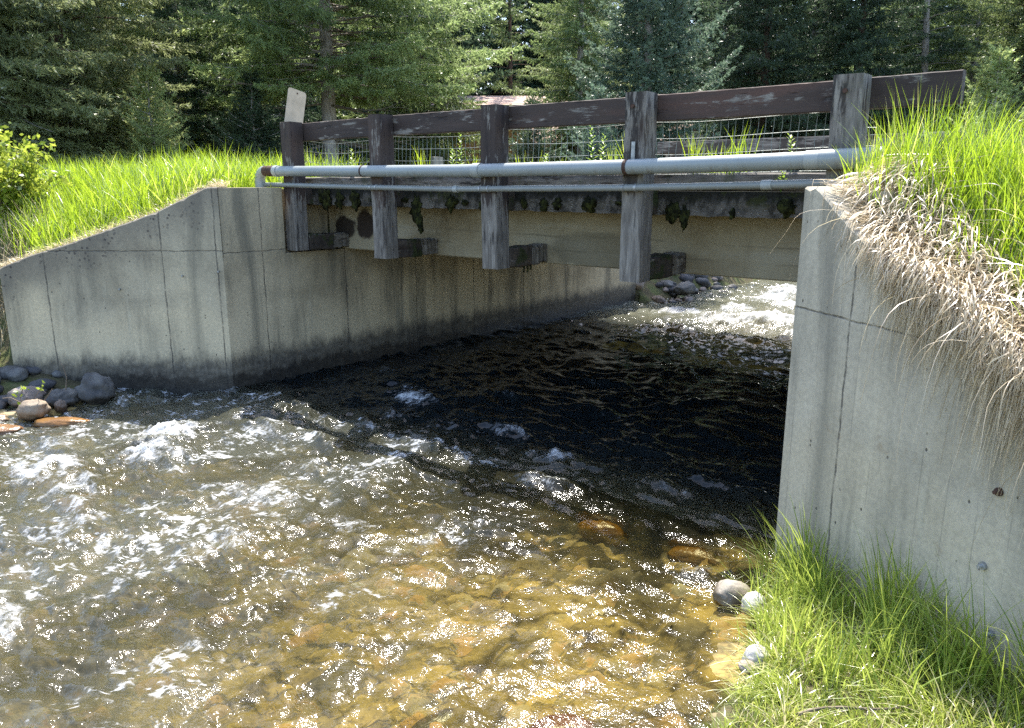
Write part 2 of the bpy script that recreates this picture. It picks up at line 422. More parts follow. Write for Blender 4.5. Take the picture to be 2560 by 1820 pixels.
# ------------------------------------------------------------------ water surface (bridge frame, real waves)
# crest list: t, s, half width across, half length along the flow, height, foam
CREST = [(1.0, -1.06, .30, .20, .085, .95), (1.33, -1.35, .34, .20, .06, .75), (1.09, -2.02, .22, .18, .08, 1.1), (1.5, -2.0, .30, .18, .03, .7), (.6, -1.75, .3, .2, .04, .55),
         (2.66, -1.30, .34, .16, .06, .7), (1.48, -.50, .30, .15, .07, .55), (1.13, .08, .10, .10, .06, .55), (1.3, -.1, .2, .1, .03, .4), (2.90, -2.95, .22, .18, .07, 1.0), (3.4, -1.24, .25, .14, .04, .5),
         (3.1, -1.75, .22, .22, .04, .5), (1.63, .98, .30, .12, .055, .85), (1.40, 1.16, .16, .06, .05, .55), (.65, 1.47, .20, .06, .04, .5), (1.2, 2.3, .3, .06, .03, .4), (2.6, 2.6, .35, .06, .03, .38), (3.4, 1.7, .3, .06, .03, .36), (3.75, .42, .24, .11, .085, .62), (3.02, .74, .25, .10, .08, .62),
         (.99, 4.6, .26, .12, .07, .55), (1.85, 4.35, .22, .12, .07, .55), (4.62, .42, .30, .06, .05, .5), (4.9, .75, .25, .06, .04, .42), (4.25, .2, .2, .06, .04, .4), (2.66, .12, .25, .10, .05, .45), (3.96, .02, .22, .10, .07, .55),
         (2.4, -.75, .3, .12, .04, .45), (5.30, -.38, .25, .10, .03, .35), (2.1, -.4, .25, .10, .05, .4), (1.9, .45, .15, .06, .05, .5), (2.35, 1.6, .2, .08, .05, .35), (2.0, -2.2, .3, .15, .03, .4)]
_rs = np.random.RandomState(17)
UPS = [(1.0 + 4.6 * _rs.rand(), 5.9 + 5.0 * _rs.rand(), .25 + .45 * _rs.rand(), .12 + .25 * _rs.rand(), .05 + .06 * _rs.rand(), .85 + .5 * _rs.rand()) for _ in range(46)]
UPS = [c for c in UPS if c[1] > 6.3 or c[0] > 1.6] + [(1.9, 5.7, .5, .14, .07, .6), (2.9, 5.5, .6, .14, .07, .45)]
ws = np.concatenate([np.arange(-6., -3.6, .03), np.arange(-3.6, .9, .0135), np.arange(.9, 4.2, .022), np.arange(4.2, 16.5, .04)])
wt = np.arange(-4.2, 6.6, .0155)
T_, S_ = np.meshgrid(wt, ws, indexing='ij')
WX = L[0] + T_ * E1[0] + S_ * E2[0]; WY = L[1] + T_ * E1[1] + S_ * E2[1]
wr = -wR(WX, WY)
calm = .50 + .50 * sstep(.1, 2.3, wr); calm = np.where(S_ > .2, 1.0, calm)
ww = .16 * perlin(T_ * 1.1, S_ * .8, 31); tq = T_ + ww; sq = S_ + .12 * perlin(T_ * .9, S_ * .9, 32)
def ridge(n): return (1 - np.abs(n)) ** 2
Z = .040 * fbm(tq * 1.1, sq * 1.0, 41, 2) + .034 * (ridge(perlin(tq * 1.5 + sq * .35, sq * 2.3, 42)) - .5)
mod = .55 + .9 * sstep(-.3, .5, fbm(T_ * .8, S_ * 1.1, 43, 2))
Z += mod * (.026 * (ridge(perlin(tq * 3.2 + sq * .8, sq * 4.6, 44)) - .5) + .017 * perlin(tq * 6.5, sq * 8.5, 45))
fine = .0050 * perlin(tq * 13 + sq * 3, sq * 17, 46) + .0060 * perlin(tq * 21, sq * 25 + tq * 5, 47) + .0040 * perlin(tq * 36, sq * 40, 48)
pat = sstep(-.25, .45, fbm(tq * 1.6 + 9, sq * 1.2, 49, 3))
fine = fine * (1 - .6 * sstep(.5, 1.4, S_) * (1 - sstep(4.6, 5.6, S_)))
Z += (.30 + .85 * pat + .3 * mod) * fine * (1.2 + .5 * sstep(4.5, 6, S_))
Z *= calm
foam = np.zeros(T_.shape)
tear = fbm(tq * 5.5, sq * 7.5, 51, 4); tear2 = fbm(tq * 16, sq * 22, 52, 3)
lace = sstep(.55, .97, ridge(fbm(tq * 4.6 + .4 * tear2, sq * 2.6, 56, 3))) + .6 * sstep(.7, 1.0, ridge(fbm(tq * 11, sq * 6.5, 57, 2)))
for (ct, cs, a, b, hh, fo) in [(c[0], c[1], c[2], c[3], c[4], c[5] * (1.3 if c[1] < -.4 else 1.1)) for c in CREST] + UPS:
    u = (T_ - ct + .10 * tear) / a; v = (S_ - cs + .25 * (T_ - ct) ** 2 / a * .4 + .05 * tear) / b
    vv = np.where(v > 0, v * 1.0, v * .75)                       # steep upstream face, long tail downstream
    Z += hh * np.exp(-(u * u + vv * vv)) * (1 + .25 * tear)
    vf = (S_ - (cs - b * .55) + .10 * tear) / (b * 1.15)
    foam = np.maximum(foam, fo * np.exp(-((u / 1.05) ** 2 + vf * vf)) * (.72 + .35 * lace))
    dn = np.clip(cs - b * .4 - S_, 0, 9)                          # streaks trailing downstream
    foam = np.maximum(foam, fo * .62 * lace * np.exp(-(u / (1.15 + dn * .5)) ** 2) * np.exp(-dn / (.28 + .5 * fo)) * (S_ < cs))
Z += foam * (.007 * tear2 + .006 * ridge(tear2))
lac = sstep(.20, .95, fbm(tq * 1.3, sq * .8, 53, 3) + .30 + .45 * sstep(.8, 2.6, wr)) * sstep(.5, 1.8, wr) * (S_ < 0.15)
foam = np.maximum(foam, .74 * lac * lace)
foam = np.clip(foam, 0, 1.4)
aer = np.clip(lac * .7 + .8 * sstep(5.2, 6.6, S_), 0, 1)
m = Mt('creek_water'); P = m.coord(); fo = m.attr('foam')
nf = m.noise(m.map(P, (1, .6, 1)), 52, 6, .8, .5); nf2 = m.noise(m.map(P, (1, .55, 1)), 9, 4, .65, .6)
ff = m.math('ADD', fo, m.math('ADD', m.math('MULTIPLY', m.math('SUBTRACT', nf, .5), 1.7), m.math('MULTIPLY', m.math('SUBTRACT', nf2, .5), .8)))
ff = m.math('MULTIPLY', m.mr(ff, .36, 1.0), m.mr(fo, .06, .3))
bn = m.bump(m.noise(m.map(P, (1, 1.25, 1)), 50, 2, .5), m.mr(m.attr('shade_depth'), .45, .95, .40, .08), .010)
bn = m.bump(m.noise(m.map(P, (1, 1.15, 1)), 76, 2, .5), m.mr(m.attr('shade_depth'), .45, .95, .32, .04), .006, bn)
tint = m.mix(m.attr('shade_depth'), (.80, .785, .60), (.11, .14, .125))  # bridge shade put into the water tint, along with some depth
tr = m.n('BsdfTransparent', {0: tint}).outputs[0]
rf = m.n('BsdfRefraction', {0: tint, 'Roughness': .02, 'IOR': 1.33, 'Normal': bn}).outputs[0]
mk = m.n('BsdfDiffuse', {0: m.mix(m.math('MULTIPLY', m.attr('shade_depth'), .95), m.mix(m.attr('aer'), (.165, .155, .085), (.24, .24, .175)), (.030, .048, .060))}).outputs[0]  # murk turns blue-black where the bridge shade is painted in
body = m.n('MixShader', {0: .18, 1: tr, 2: rf}).outputs[0]
murk = m.attr('murk')
body = m.n('MixShader', {0: murk, 1: body, 2: mk}).outputs[0]
gl = m.n('BsdfGlossy', {0: (1, 1, 1), 'Roughness': .075, 'Normal': bn}).outputs[0]
fr = m.n('Fresnel', {0: 1.33, 'Normal': bn}).outputs[0]
surf = m.n('MixShader', {0: fr, 1: body, 2: gl}).outputs[0]
fd = m.n('BsdfDiffuse', {0: (.78, .80, .82), 'Normal': m.bump(nf, .8, .02)}).outputs[0]
ft = m.n('BsdfTranslucent', {0: (.72, .76, .76)}).outputs[0]
fsh = m.n('MixShader', {0: .4, 1: fd, 2: ft}).outputs[0]
water_mat = m.surf(m.n('MixShader', {0: m.math('MULTIPLY', ff, .9), 1: surf, 2: fsh}).outputs[0])
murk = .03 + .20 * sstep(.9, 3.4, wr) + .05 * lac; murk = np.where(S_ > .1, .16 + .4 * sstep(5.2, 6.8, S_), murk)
shade_depth = np.clip(.95 * sstep(-.2, .9, S_) + .35 * sstep(1.0, 3.2, wr), 0, 1) * (1 - .8 * sstep(5.0, 6.5, S_))  # painted shade under the bridge, plus a weaker rise away from shore
tag(obj('water', mesh_np('water', np.stack([T_, S_, Z], -1).reshape(-1, 3), [grid_faces(len(wt), len(ws))], water_mat, {'foam': foam, 'murk': murk, 'shade_depth': shade_depth, 'aer': aer}, True), None, L, ROT), 'shallow fast creek water with glittering riffles', kind='structure')
# ------------------------------------------------------------------ retaining walls (abutments with flared wings)
def wing_mesh(prof, length, ysign, th=.25, seed=0):
    rs = np.random.RandomState(seed); mb = MB(); xs = np.arange(0, length + .001, .04); n = len(xs); V = []
    for x in xs:
        zt = float(np.interp(x, prof[:, 0], prof[:, 1])) + (mnoise.noise(Vector((x * 9, seed, 0))) * .004)
        c = .012 + max(0, mnoise.noise(Vector((x * 14, seed + 5, 0)))) * .022
        V += [(x, 0, -.85), (x, 0, zt - c), (x, ysign * c, zt - .002), (x, ysign * th, zt), (x, ysign * th, -.85)]
    F = []
    for i in range(n - 1):
        for k in range(5):
            k2 = (k + 1) % 5; F.append((i * 5 + k, i * 5 + 5 + k, i * 5 + 5 + k2, i * 5 + k2))
    F += [(0, 1, 2, 3, 4), tuple(reversed(range((n - 1) * 5, n * 5)))]
    return mb.add(V, F)
conc_lw = concrete('wing_concrete_left', [.055, .58, 1.72], [1.366], .31, top=1.98, slope=.36)
conc_lb = concrete('breast_concrete_left', [.435, 1.45, 2.50, 3.52, 4.55, 5.6], [1.34], .33, base=((.25, .205, .13), (.57, .47, .31)), streak=.75)
conc_rw = concrete('wing_concrete_right', [.42], [1.388], .0, base=((.36, .315, .235), (.62, .55, .42)), streak=.55, rusty=.45, cream=.4, board=.145)
conc_rb = concrete('breast_concrete_right', [1.4, 2.9, 4.4], [1.34], .3)
def rough_box(lo, hi): return MB().box(lo, hi)
lw = tag(empty('retaining_wall', L), 'stained grey concrete retaining wall on the far bank, sloping down to the boulders', 'retaining wall', 'concrete walls either side of the creek')
wing_mesh(PL, 2.16, -1, seed=3).build('wing_wall', conc_lw, lw, rz=PI)
MB().box((0, 0, -.85), (7.6, .4, 1.30)).box((.012, 0.002, 1.298), (.70, .4, 1.955)).box((.698, .12, 1.298), (7.6, .4, 1.94)).build('abutment_wall', conc_lb, lw, rz=ROT + PI / 2)
rw = tag(empty('retaining_wall', R), 'tall pale concrete retaining wall at the right with dry grass hanging over it', 'retaining wall', 'concrete walls either side of the creek')
wing_mesh(PR, 2.9, 1, seed=8).build('wing_wall', conc_rw, rw, rz=math.atan2(WR_D[1], WR_D[0]))
MB().box((0, -.4, -.85), (7.6, 0, 1.30)).box((.012, -.4, 1.298), (.70, -.002, 1.962)).box((.698, -.4, 1.298), (7.6, -.12, 1.94)).build('abutment_wall', conc_rb, rw, rz=ROT + PI / 2)
galv = simple('galvanised_steel', (.36, .37, .37), .5, .6, 20)
rust = simple('rusty_iron', (.075, .040, .028), .8, .2, 18)
bolt_me = None
for k, z in ((1.305, .905), (1.285, .60), (1.36, .36)):
    mb = MB(); mb.tube([(0, .004, 0), (0, -.012, 0)], .016, 10); mb.tube([(0, -.012, 0), (0, -.028, 0)], .008, 8)
    p = WR_D * k; mb.build('bolt', rust if z > .8 else galv, rw, (p[0], p[1], z), math.atan2(WR_D[1], WR_D[0]))
wing_bolts = ((.40, 1.13), (1.02, 1.0), (.05, 1.17))
for k, z in wing_bolts:
    mb = MB(); mb.tube([(0, -.004, 0), (0, .02, 0)], .010, 8); mb.build('bolt', galv, lw, (-k, 0, z), PI)

# ------------------------------------------------------------------ bridge
def slab_material():
    m = Mt('deck_slab_concrete'); P = m.coord(); x, y, z = m.sep(P)
    ag = m.mr(m.voro(P, 55.0), .15, .4)
    col = m.mix(ag, (.33, .31, .28), (.12, .11, .10))
    col = m.mix(m.mr(m.noise(P, 7, 5, .7), .45, .6), col, (.045, .042, .038))
    dk = m.math('ADD', z, m.math('MULTIPLY', m.math('SUBTRACT', m.noise(m.map(P, (1, 1, .4)), 9, 4, .7), .5), .30))
    col = m.mix(m.mr(dk, 1.83, 1.92), col, (.020, .020, .016))
    mo = m.math('MULTIPLY', m.mr(m.noise(P, 5.5, 5, .7), .52, .60), m.mr(z, 1.80, 1.90))
    col = m.mix(m.math('MULTIPLY', mo, .85), col, (.035, .040, .012))
    return m.surf(m.pbr(col, .95, m.bump(m.math('ADD', m.noise(P, 40, 5, .75), ag), .9, .015), .2))
def girder_material():
    m = Mt('girder_concrete'); P = m.coord(); x, y, z = m.sep(P)
    n = m.noise(P, 1.1, 5, .6)
    col = m.ramp(n, [(.3, (.21, .17, .105)), (.7, (.38, .34, .245))])
    col = m.mix(m.mr(m.noise(m.map(P, (.5, 1, 3)), 3, 4), .5, .7, 0, .35), col, (.36, .34, .28))
    for zz in (1.44, 1.56):
        d = m.math('ABSOLUTE', m.math('SUBTRACT', m.math('ADD', z, m.math('MULTIPLY', m.noise(P, 1.2, 2), .05)), zz + .025))
        col = m.mix(m.math('MULTIPLY', m.mr(d, .003, .012, 1, 0), m.mr(m.noise(P, 3, 3), .4, .6, 0, .45)), col, (.10, .085, .06))
    col = m.mix(m.mr(m.noise(m.map(P, (5, 1, .6)), 1.6, 4, .65), .55, .75, 0, .5), col, (.10, .085, .06))
    wob = m.math('MULTIPLY', m.math('SUBTRACT', m.noise(P, 7, 4, .65), .5), .16)
    for (cx, cz, rx, rz, c, f) in ((.40, 1.575, .17, .17, (.022, .014, .012), .96), (.05, 1.53, .20, .13, (.02, .014, .012), .95), (3.35, 1.46, .55, .17, (.10, .088, .06), .55)):
        u = m.math('DIVIDE', m.math('SUBTRACT', m.math('ADD', x, wob), cx), rx); v = m.math('DIVIDE', m.math('SUBTRACT', m.math('ADD', z, wob), cz), rz)
        d = m.math('SQRT', m.math('ADD', m.math('MULTIPLY', u, u), m.math('MULTIPLY', v, v)))
        col = m.mix(m.mr(d, .75, 1.05, f, 0), col, c)
    return m.surf(m.pbr(col, .9, m.bump(m.noise(P, 30, 5, .65), .4, .012), .25))
bridge = tag(empty('road_bridge', L, ROT), 'low concrete road bridge with a mossy slab edge spanning the creek between both walls', 'bridge')
wood_curb = wood('curb_timber_wood', 'x', .75, 1, moss=.55)
mb = MB(); N = 150; V = []
for i in range(N + 1):
    t = -.11 + (SPAN + .22) * i / N
    j = [mnoise.noise(Vector((t * 7, k * 3.1, 1))) * .014 for k in range(4)]
    V += [(t, 1.0 + j[0], 1.782 + j[1]), (t, .992 + j[2], 1.87 + j[1] * .3), (t, 1.004 + j[3], 1.944), (t, 6.42, 1.946), (t, 6.42, 1.782)]
F = [(i * 5 + k, i * 5 + 5 + k, i * 5 + 5 + (k + 1) % 5, i * 5 + (k + 1) % 5) for i in range(N) for k in range(5)] + [(0, 1, 2, 3, 4), tuple(reversed(range(N * 5, N * 5 + 5)))]
mb.add(V, F).build('deck_slab', slab_material(), bridge)
mb = MB(); V = []; N = 20
for i in range(N + 1):
    t = -.11 + (SPAN + .22) * i / N; zb = 1.302 + .034 * i / N
    V += [(t, 1.44, zb), (t, 1.43, zb + .01), (t, 1.43, 1.79), (t, 5.99, 1.79), (t, 5.99, zb)]
F = [(i * 5 + k, i * 5 + 5 + k, i * 5 + 5 + (k + 1) % 5, i * 5 + (k + 1) % 5) for i in range(N) for k in range(5)] + [(0, 1, 2, 3, 4), tuple(reversed(range(N * 5, N * 5 + 5)))]
mb.add(V, F).build('girder', girder_material(), bridge)
MB().beam((-.10, 1.006, 1.948), (SPAN + .4, 1.14, 2.062), 'x', 40, .012, .003, .004, 5).build('curb_timber', wood_curb, bridge)
MB().beam((-.10, 6.28, 1.948), (SPAN + .4, 6.41, 2.062), 'x', 40, .012, .003, .004, 6).build('curb_timber', wood_curb, bridge)
# moss hanging from the slab edge
moss_m = Mt('dark_moss'); P = moss_m.coord()
moss_mat = moss_m.surf(moss_m.pbr(moss_m.mix(moss_m.mr(moss_m.noise(P, 25, 4, .7), .4, .65), (.010, .011, .006), (.045, .050, .014)), 1, moss_m.bump(moss_m.noise(P, 60, 4), 1, .02), .1))
def lump(mb, c, r, seed, sub=3, amp=.35, freq=3.0):
    bm = bmesh.new(); bmesh.ops.create_icosphere(bm, subdivisions=sub, radius=1.0)
    for v in bm.verts:
        d = 1 + amp * mnoise.fractal(v.co * freq * .5 + Vector((seed * 3.7, seed, 0)), .6, 2.0, 4)
        v.co = Vector((v.co.x * r[0] * d, v.co.y * r[1] * d, v.co.z * r[2] * d))
    mb.add([v.co + Vector(c) for v in bm.verts], [[v.index for v in f.verts] for f in bm.faces]); bm.free()
rs = np.random.RandomState(4)
for i, (t, z, a, b) in enumerate([(1.66, 1.78, .055, .10), (1.70, 1.68, .028, .09), (1.72, 1.61, .014, .05), (2.10, 1.83, .05, .06), (2.53, 1.82, .04, .05), (3.12, 1.83, .035, .045), (3.25, 1.84, .04, .04), (3.55, 1.84, .06, .05), (4.25, 1.80, .05, .06), (4.34, 1.77, .03, .07), (5.05, 1.845, .045, .05), (.35, 1.84, .07, .09), (.55, 1.83, .06, .07), (.8, 1.84, .07, .08), (1.1, 1.85, .06, .06)] + [(.2 + 5.2 * rs.rand(), 1.86 - .06 * rs.rand() ** 2, .015 + .03 * rs.rand(), .015 + .03 * rs.rand()) for _ in range(12)]):
    mb = MB(); lump(mb, (t, .985, z), (a, .018, b), i, 3, .7, 4.0); mb.build('moss', moss_mat, bridge, smooth=True, sharp=180)

# ------------------------------------------------------------------ guard rails
wood_post = wood('post_wood', 'z', .34, 0, lower=.50); wood_post_grey = wood('weathered_post_wood', 'z', .80, 1, moss=.12, lower=.5)
wood_mix = wood('half_weathered_post_wood', 'z', .55, 1, lower=.55); wood_rail = wood('rail_wood', 'x', .33, 0); wood_block = wood('block_wood', 'y', .25, 1, moss=.9); wood_pale = wood('split_wood', 'y', .75, 1)
rail1 = tag(empty('guard_rail', L, ROT), 'near timber guard rail with five thick posts, peeling dark brown paint and wire mesh', 'guard rail', 'timber guard rails of the bridge')
posts_t = (.037, 1.402, 2.747, 4.057, 5.424)
for i, t in enumerate(posts_t):
    o = MB().beam((-.083, 0, 0), (.083, .165, 1.263), 'z', 22, .009, .0016, .004, 20 + i).build('post', (wood_post, wood_post, wood_post, wood_mix, wood_post_grey)[i], rail1, (t, .75, 1.325))
    if i == 4: o['label'] = 'bare grey weathered post'
    MB().beam((-.07, .166, 0), (.075, .248, .16), 'z', 4, .006, .003, .002, 50 + i).build('spacer_block', wood_block, rail1, (t, .75, 1.79))
    if i < 4:
        sb = MB().beam((-.083, 0, 0), (.083, .30, .166), 'y', 8, .010, .004, .004, 60 + i).build('spacer_block', wood_block, rail1, (t, .918, 1.318 + .002 * i))
        MB().beam((-.078, .301, .006), (.080, .508, .160), 'y', 8, .012, .006, .005, 70 + i).build('split_end', (wood_pale, wood_pale, wood_mix, wood_pale)[i], sb)
        if i == 2:
            mb = MB()
            for k, (yy, ln) in enumerate(((.19, .05), (.24, .055), (.28, .035))):
                mb.tube([(.07, yy, .0), (.072, yy + .006, -ln * .5), (.07, yy, -ln)], .008, 6, rr=[.011, .007, .009])
            mb.build('root_tip', moss_mat, sb)
    # bolt heads where the rail is bolted on
    if i in (3, 4):
        mb = MB(); mb.tube([(0, .003, 0), (0, -.010, 0)], .014, 8); mb.build('bolt', rust, rail1, (t - .01, .75, 2.50))
MB().beam((-.05, .917, 2.410), (2.745, .992, 2.585), 'x', 60, .007, .0018, .004, 31).build('rail_board', wood_rail, rail1)
MB().beam((2.75, .917, 2.408), (5.955, .992, 2.585), 'x', 70, .007, .0018, .004, 32).build('rail_board', wood_rail, rail1)
wire_mat = simple('fence_wire', (.30, .33, .31), .45, .4, 30)
mb = MB()
def wmesh(t, z):
    a = .016 * mnoise.noise(Vector((t * 1.7, z * 6, 2))); b = .018 * mnoise.noise(Vector((t * 1.3, 7, z * 2)))
    sag = -.03 * max(0, math.sin(PI * ((t - .04) / 1.35 % 1.0))) * (.4 + .6 * (t < 2.7))
    return (t + a, 1.006 + .02 * mnoise.noise(Vector((t * 2.3, z * 3, 9))), z + b + sag * (z - 1.95) / .4)
for z in (2.415, 2.31, 2.205, 2.10, 2.07):
    mb.tube([wmesh(t, z) for t in np.arange(-.05, 5.55, .06)], .0019, 4)
for t in np.arange(-.02, 5.5, .052):
    tt = t + .006 * mnoise.noise(Vector((t * 40, 0, 0)))
    mb.tube([wmesh(tt, z) for z in np.linspace(2.065, 2.418, 7)], .0016, 4)
mb.build('wire_mesh', wire_mat, rail1)
rail2 = tag(empty('guard_rail', L, ROT), 'far timber guard rail with one greyish brown board, half hidden by grass', 'guard rail', 'timber guard rails of the bridge')
wood_far = wood('far_rail_wood', 'x', .55, 1)
for i, t in enumerate((1.15, 2.75, 4.06, 5.42, 6.9)):
    MB().beam((-.083, 0, 0), (.083, .165, 1.25), 'z', 10, .009, .0016, .003, 120 + i).build('post', wood_mix, rail2, (t, 6.502, 1.325))
MB().beam((.98, 6.428, 2.412), (7.2, 6.500, 2.585), 'x', 60, .007, .0018, .004, 33).build('rail_board', wood_far, rail2)

# ------------------------------------------------------------------ pipes along the bridge
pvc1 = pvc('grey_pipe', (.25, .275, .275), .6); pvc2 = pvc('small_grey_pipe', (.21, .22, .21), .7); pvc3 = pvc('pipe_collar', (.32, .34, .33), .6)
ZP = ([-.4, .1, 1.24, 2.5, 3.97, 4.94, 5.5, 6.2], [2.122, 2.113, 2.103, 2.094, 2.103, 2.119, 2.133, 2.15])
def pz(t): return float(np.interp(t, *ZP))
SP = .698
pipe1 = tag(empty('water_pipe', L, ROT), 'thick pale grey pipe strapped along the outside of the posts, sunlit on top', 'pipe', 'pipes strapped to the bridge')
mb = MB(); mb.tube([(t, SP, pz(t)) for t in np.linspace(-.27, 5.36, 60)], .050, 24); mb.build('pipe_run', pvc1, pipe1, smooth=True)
mb = MB(); mb.tube([(t, SP, pz(t)) for t in np.linspace(5.33, 5.66, 10)], .056, 24); mb.build('bell_end', pvc1, pipe1, smooth=True)
mb = MB(); pth = [(-.24, SP, 2.119), (-.27, SP, 2.119)] + [(-.27 - .10 * math.sin(a), SP, 2.019 + .10 * math.cos(a)) for a in np.linspace(.1, PI / 2, 9)] + [(-.37, SP, 1.97), (-.37, SP, 1.88)]
mb.tube(pth, .053, 20); mb.build('elbow', pvc3, pipe1, smooth=True)
for nm, t0, t1, r, mt in (('collar', -.26, -.085, .0535, rust), ('collar', -.083, -.02, .056, pvc3), ('coupling', 2.645, 2.722, .0565, pvc3), ('coupling', 5.25, 5.333, .0545, pvc3), ('strap', 1.285, 1.303, .0525, rust), ('strap', 4.035, 4.062, .0530, rust)):
    mb = MB(); mb.tube([(t, SP, pz(t)) for t in np.linspace(t0, t1, 4)], r, 24); mb.build(nm, mt, pipe1, smooth=True)
mb = MB(); mb.box((4.05, .741, 2.15), (4.078, .747, 2.27)); mb.build('strap_plate', galv, pipe1)
pipe2 = tag(empty('water_pipe', L, ROT), 'thin grey pipe running just below the thick pipe across the posts', 'pipe', 'pipes strapped to the bridge')
ZS = ([-.4, .1, 1.23, 2.35, 3.98, 4.95, 5.41, 6.2], [1.984, 1.979, 1.963, 1.951, 1.967, 1.986, 2.0, 2.02])
def sz(t): return float(np.interp(t, *ZS))
SS = .722
mb = MB(); mb.tube([(t, SS, sz(t)) for t in np.linspace(-.36, 5.02, 50)], .0235, 16); mb.build('pipe_run', pvc2, pipe2, smooth=True)
mb = MB(); mb.tube([(t, SS, sz(t)) for t in np.linspace(5.0, 5.62, 10)], .0262, 16); mb.build('bell_end', pvc2, pipe2, smooth=True)
for nm, t0, t1, r in (('coupling', 2.40, 2.445, .0285), ('coupling', 4.985, 5.05, .0300), ('strap', 1.355, 1.375, .0265), ('strap', 1.43, 1.445, .0265), ('strap', 2.685, 2.70, .0275), ('strap', 2.77, 2.785, .0275), ('strap', 4.0, 4.02, .0265), ('strap', 4.10, 4.12, .0265)):
    mb = MB(); mb.tube([(t, SS, sz(t)) for t in np.linspace(t0, t1, 3)], r, 16); mb.build(nm, pvc3 if nm == 'coupling' else galv, pipe2, smooth=True)

# ------------------------------------------------------------------ object marker plate on the first post
plate_m = Mt('marker_plate_paint'); P = plate_m.coord()
plate_mat = plate_m.surf(plate_m.pbr(plate_m.mix(plate_m.mr(plate_m.noise(P, 9, 4), .4, .7), (.46, .37, .26), (.35, .28, .19)), .5, None, .5))
mk = tag(empty('marker_plate', B(-.075, .905, 2.42), ROT), 'leaning blank beige plate with rounded corners fixed to the leftmost post', 'marker plate')
w2, hh, rc = .108, .51, .03; out = []
for (cx_, cz_, a0) in ((w2 - rc, hh - rc, 0), (-w2 + rc, hh - rc, 90), (-w2 + rc, rc, 180), (w2 - rc, rc, 270)):
    for a in range(0, 91, 15): out.append((cx_ + rc * math.cos(rad(a0 + a)), cz_ + rc * math.sin(rad(a0 + a))))
mb = MB(); n = len(out); V = [(-.0015, p, q) for p, q in out] + [(.0015, p, q) for p, q in out]
mb.add(V, [tuple(range(n)), tuple(reversed(range(n, 2 * n)))] + [(i, i + n, (i + 1) % n + n, (i + 1) % n) for i in range(n)])
o = mb.build('plate', plate_mat, mk); o.rotation_euler = (rad(-12.5), 0, 0)
mb = MB(); mb.tube([(.002, 0, .475), (.006, 0, .475)], .008, 8); o2 = mb.build('bolt', rust, mk); o2.rotation_euler = (rad(-12.5), 0, 0)

# ------------------------------------------------------------------ road over the bridge
road_mat = soil_mat('gravel_road', [(.3, (.13, .115, .095)), (.5, (.22, .20, .17)), (.7, (.30, .27, .23))], 9.0)
MBR = MB(); xs = np.linspace(-60, 60, 121)
MBR.add([(t, s, 1.962 + .012 * (1 - ((s - 3.75) / 2.5) ** 2)) for t in xs for s in (1.25, 2.4, 3.75, 5.1, 6.25)], [(i * 5 + k, i * 5 + 5 + k, i * 5 + 6 + k, i * 5 + 1 + k) for i in range(120) for k in range(4)])
tag(MBR.build('road', road_mat, None, L, ROT), 'narrow gravel road over the bridge', kind='structure')
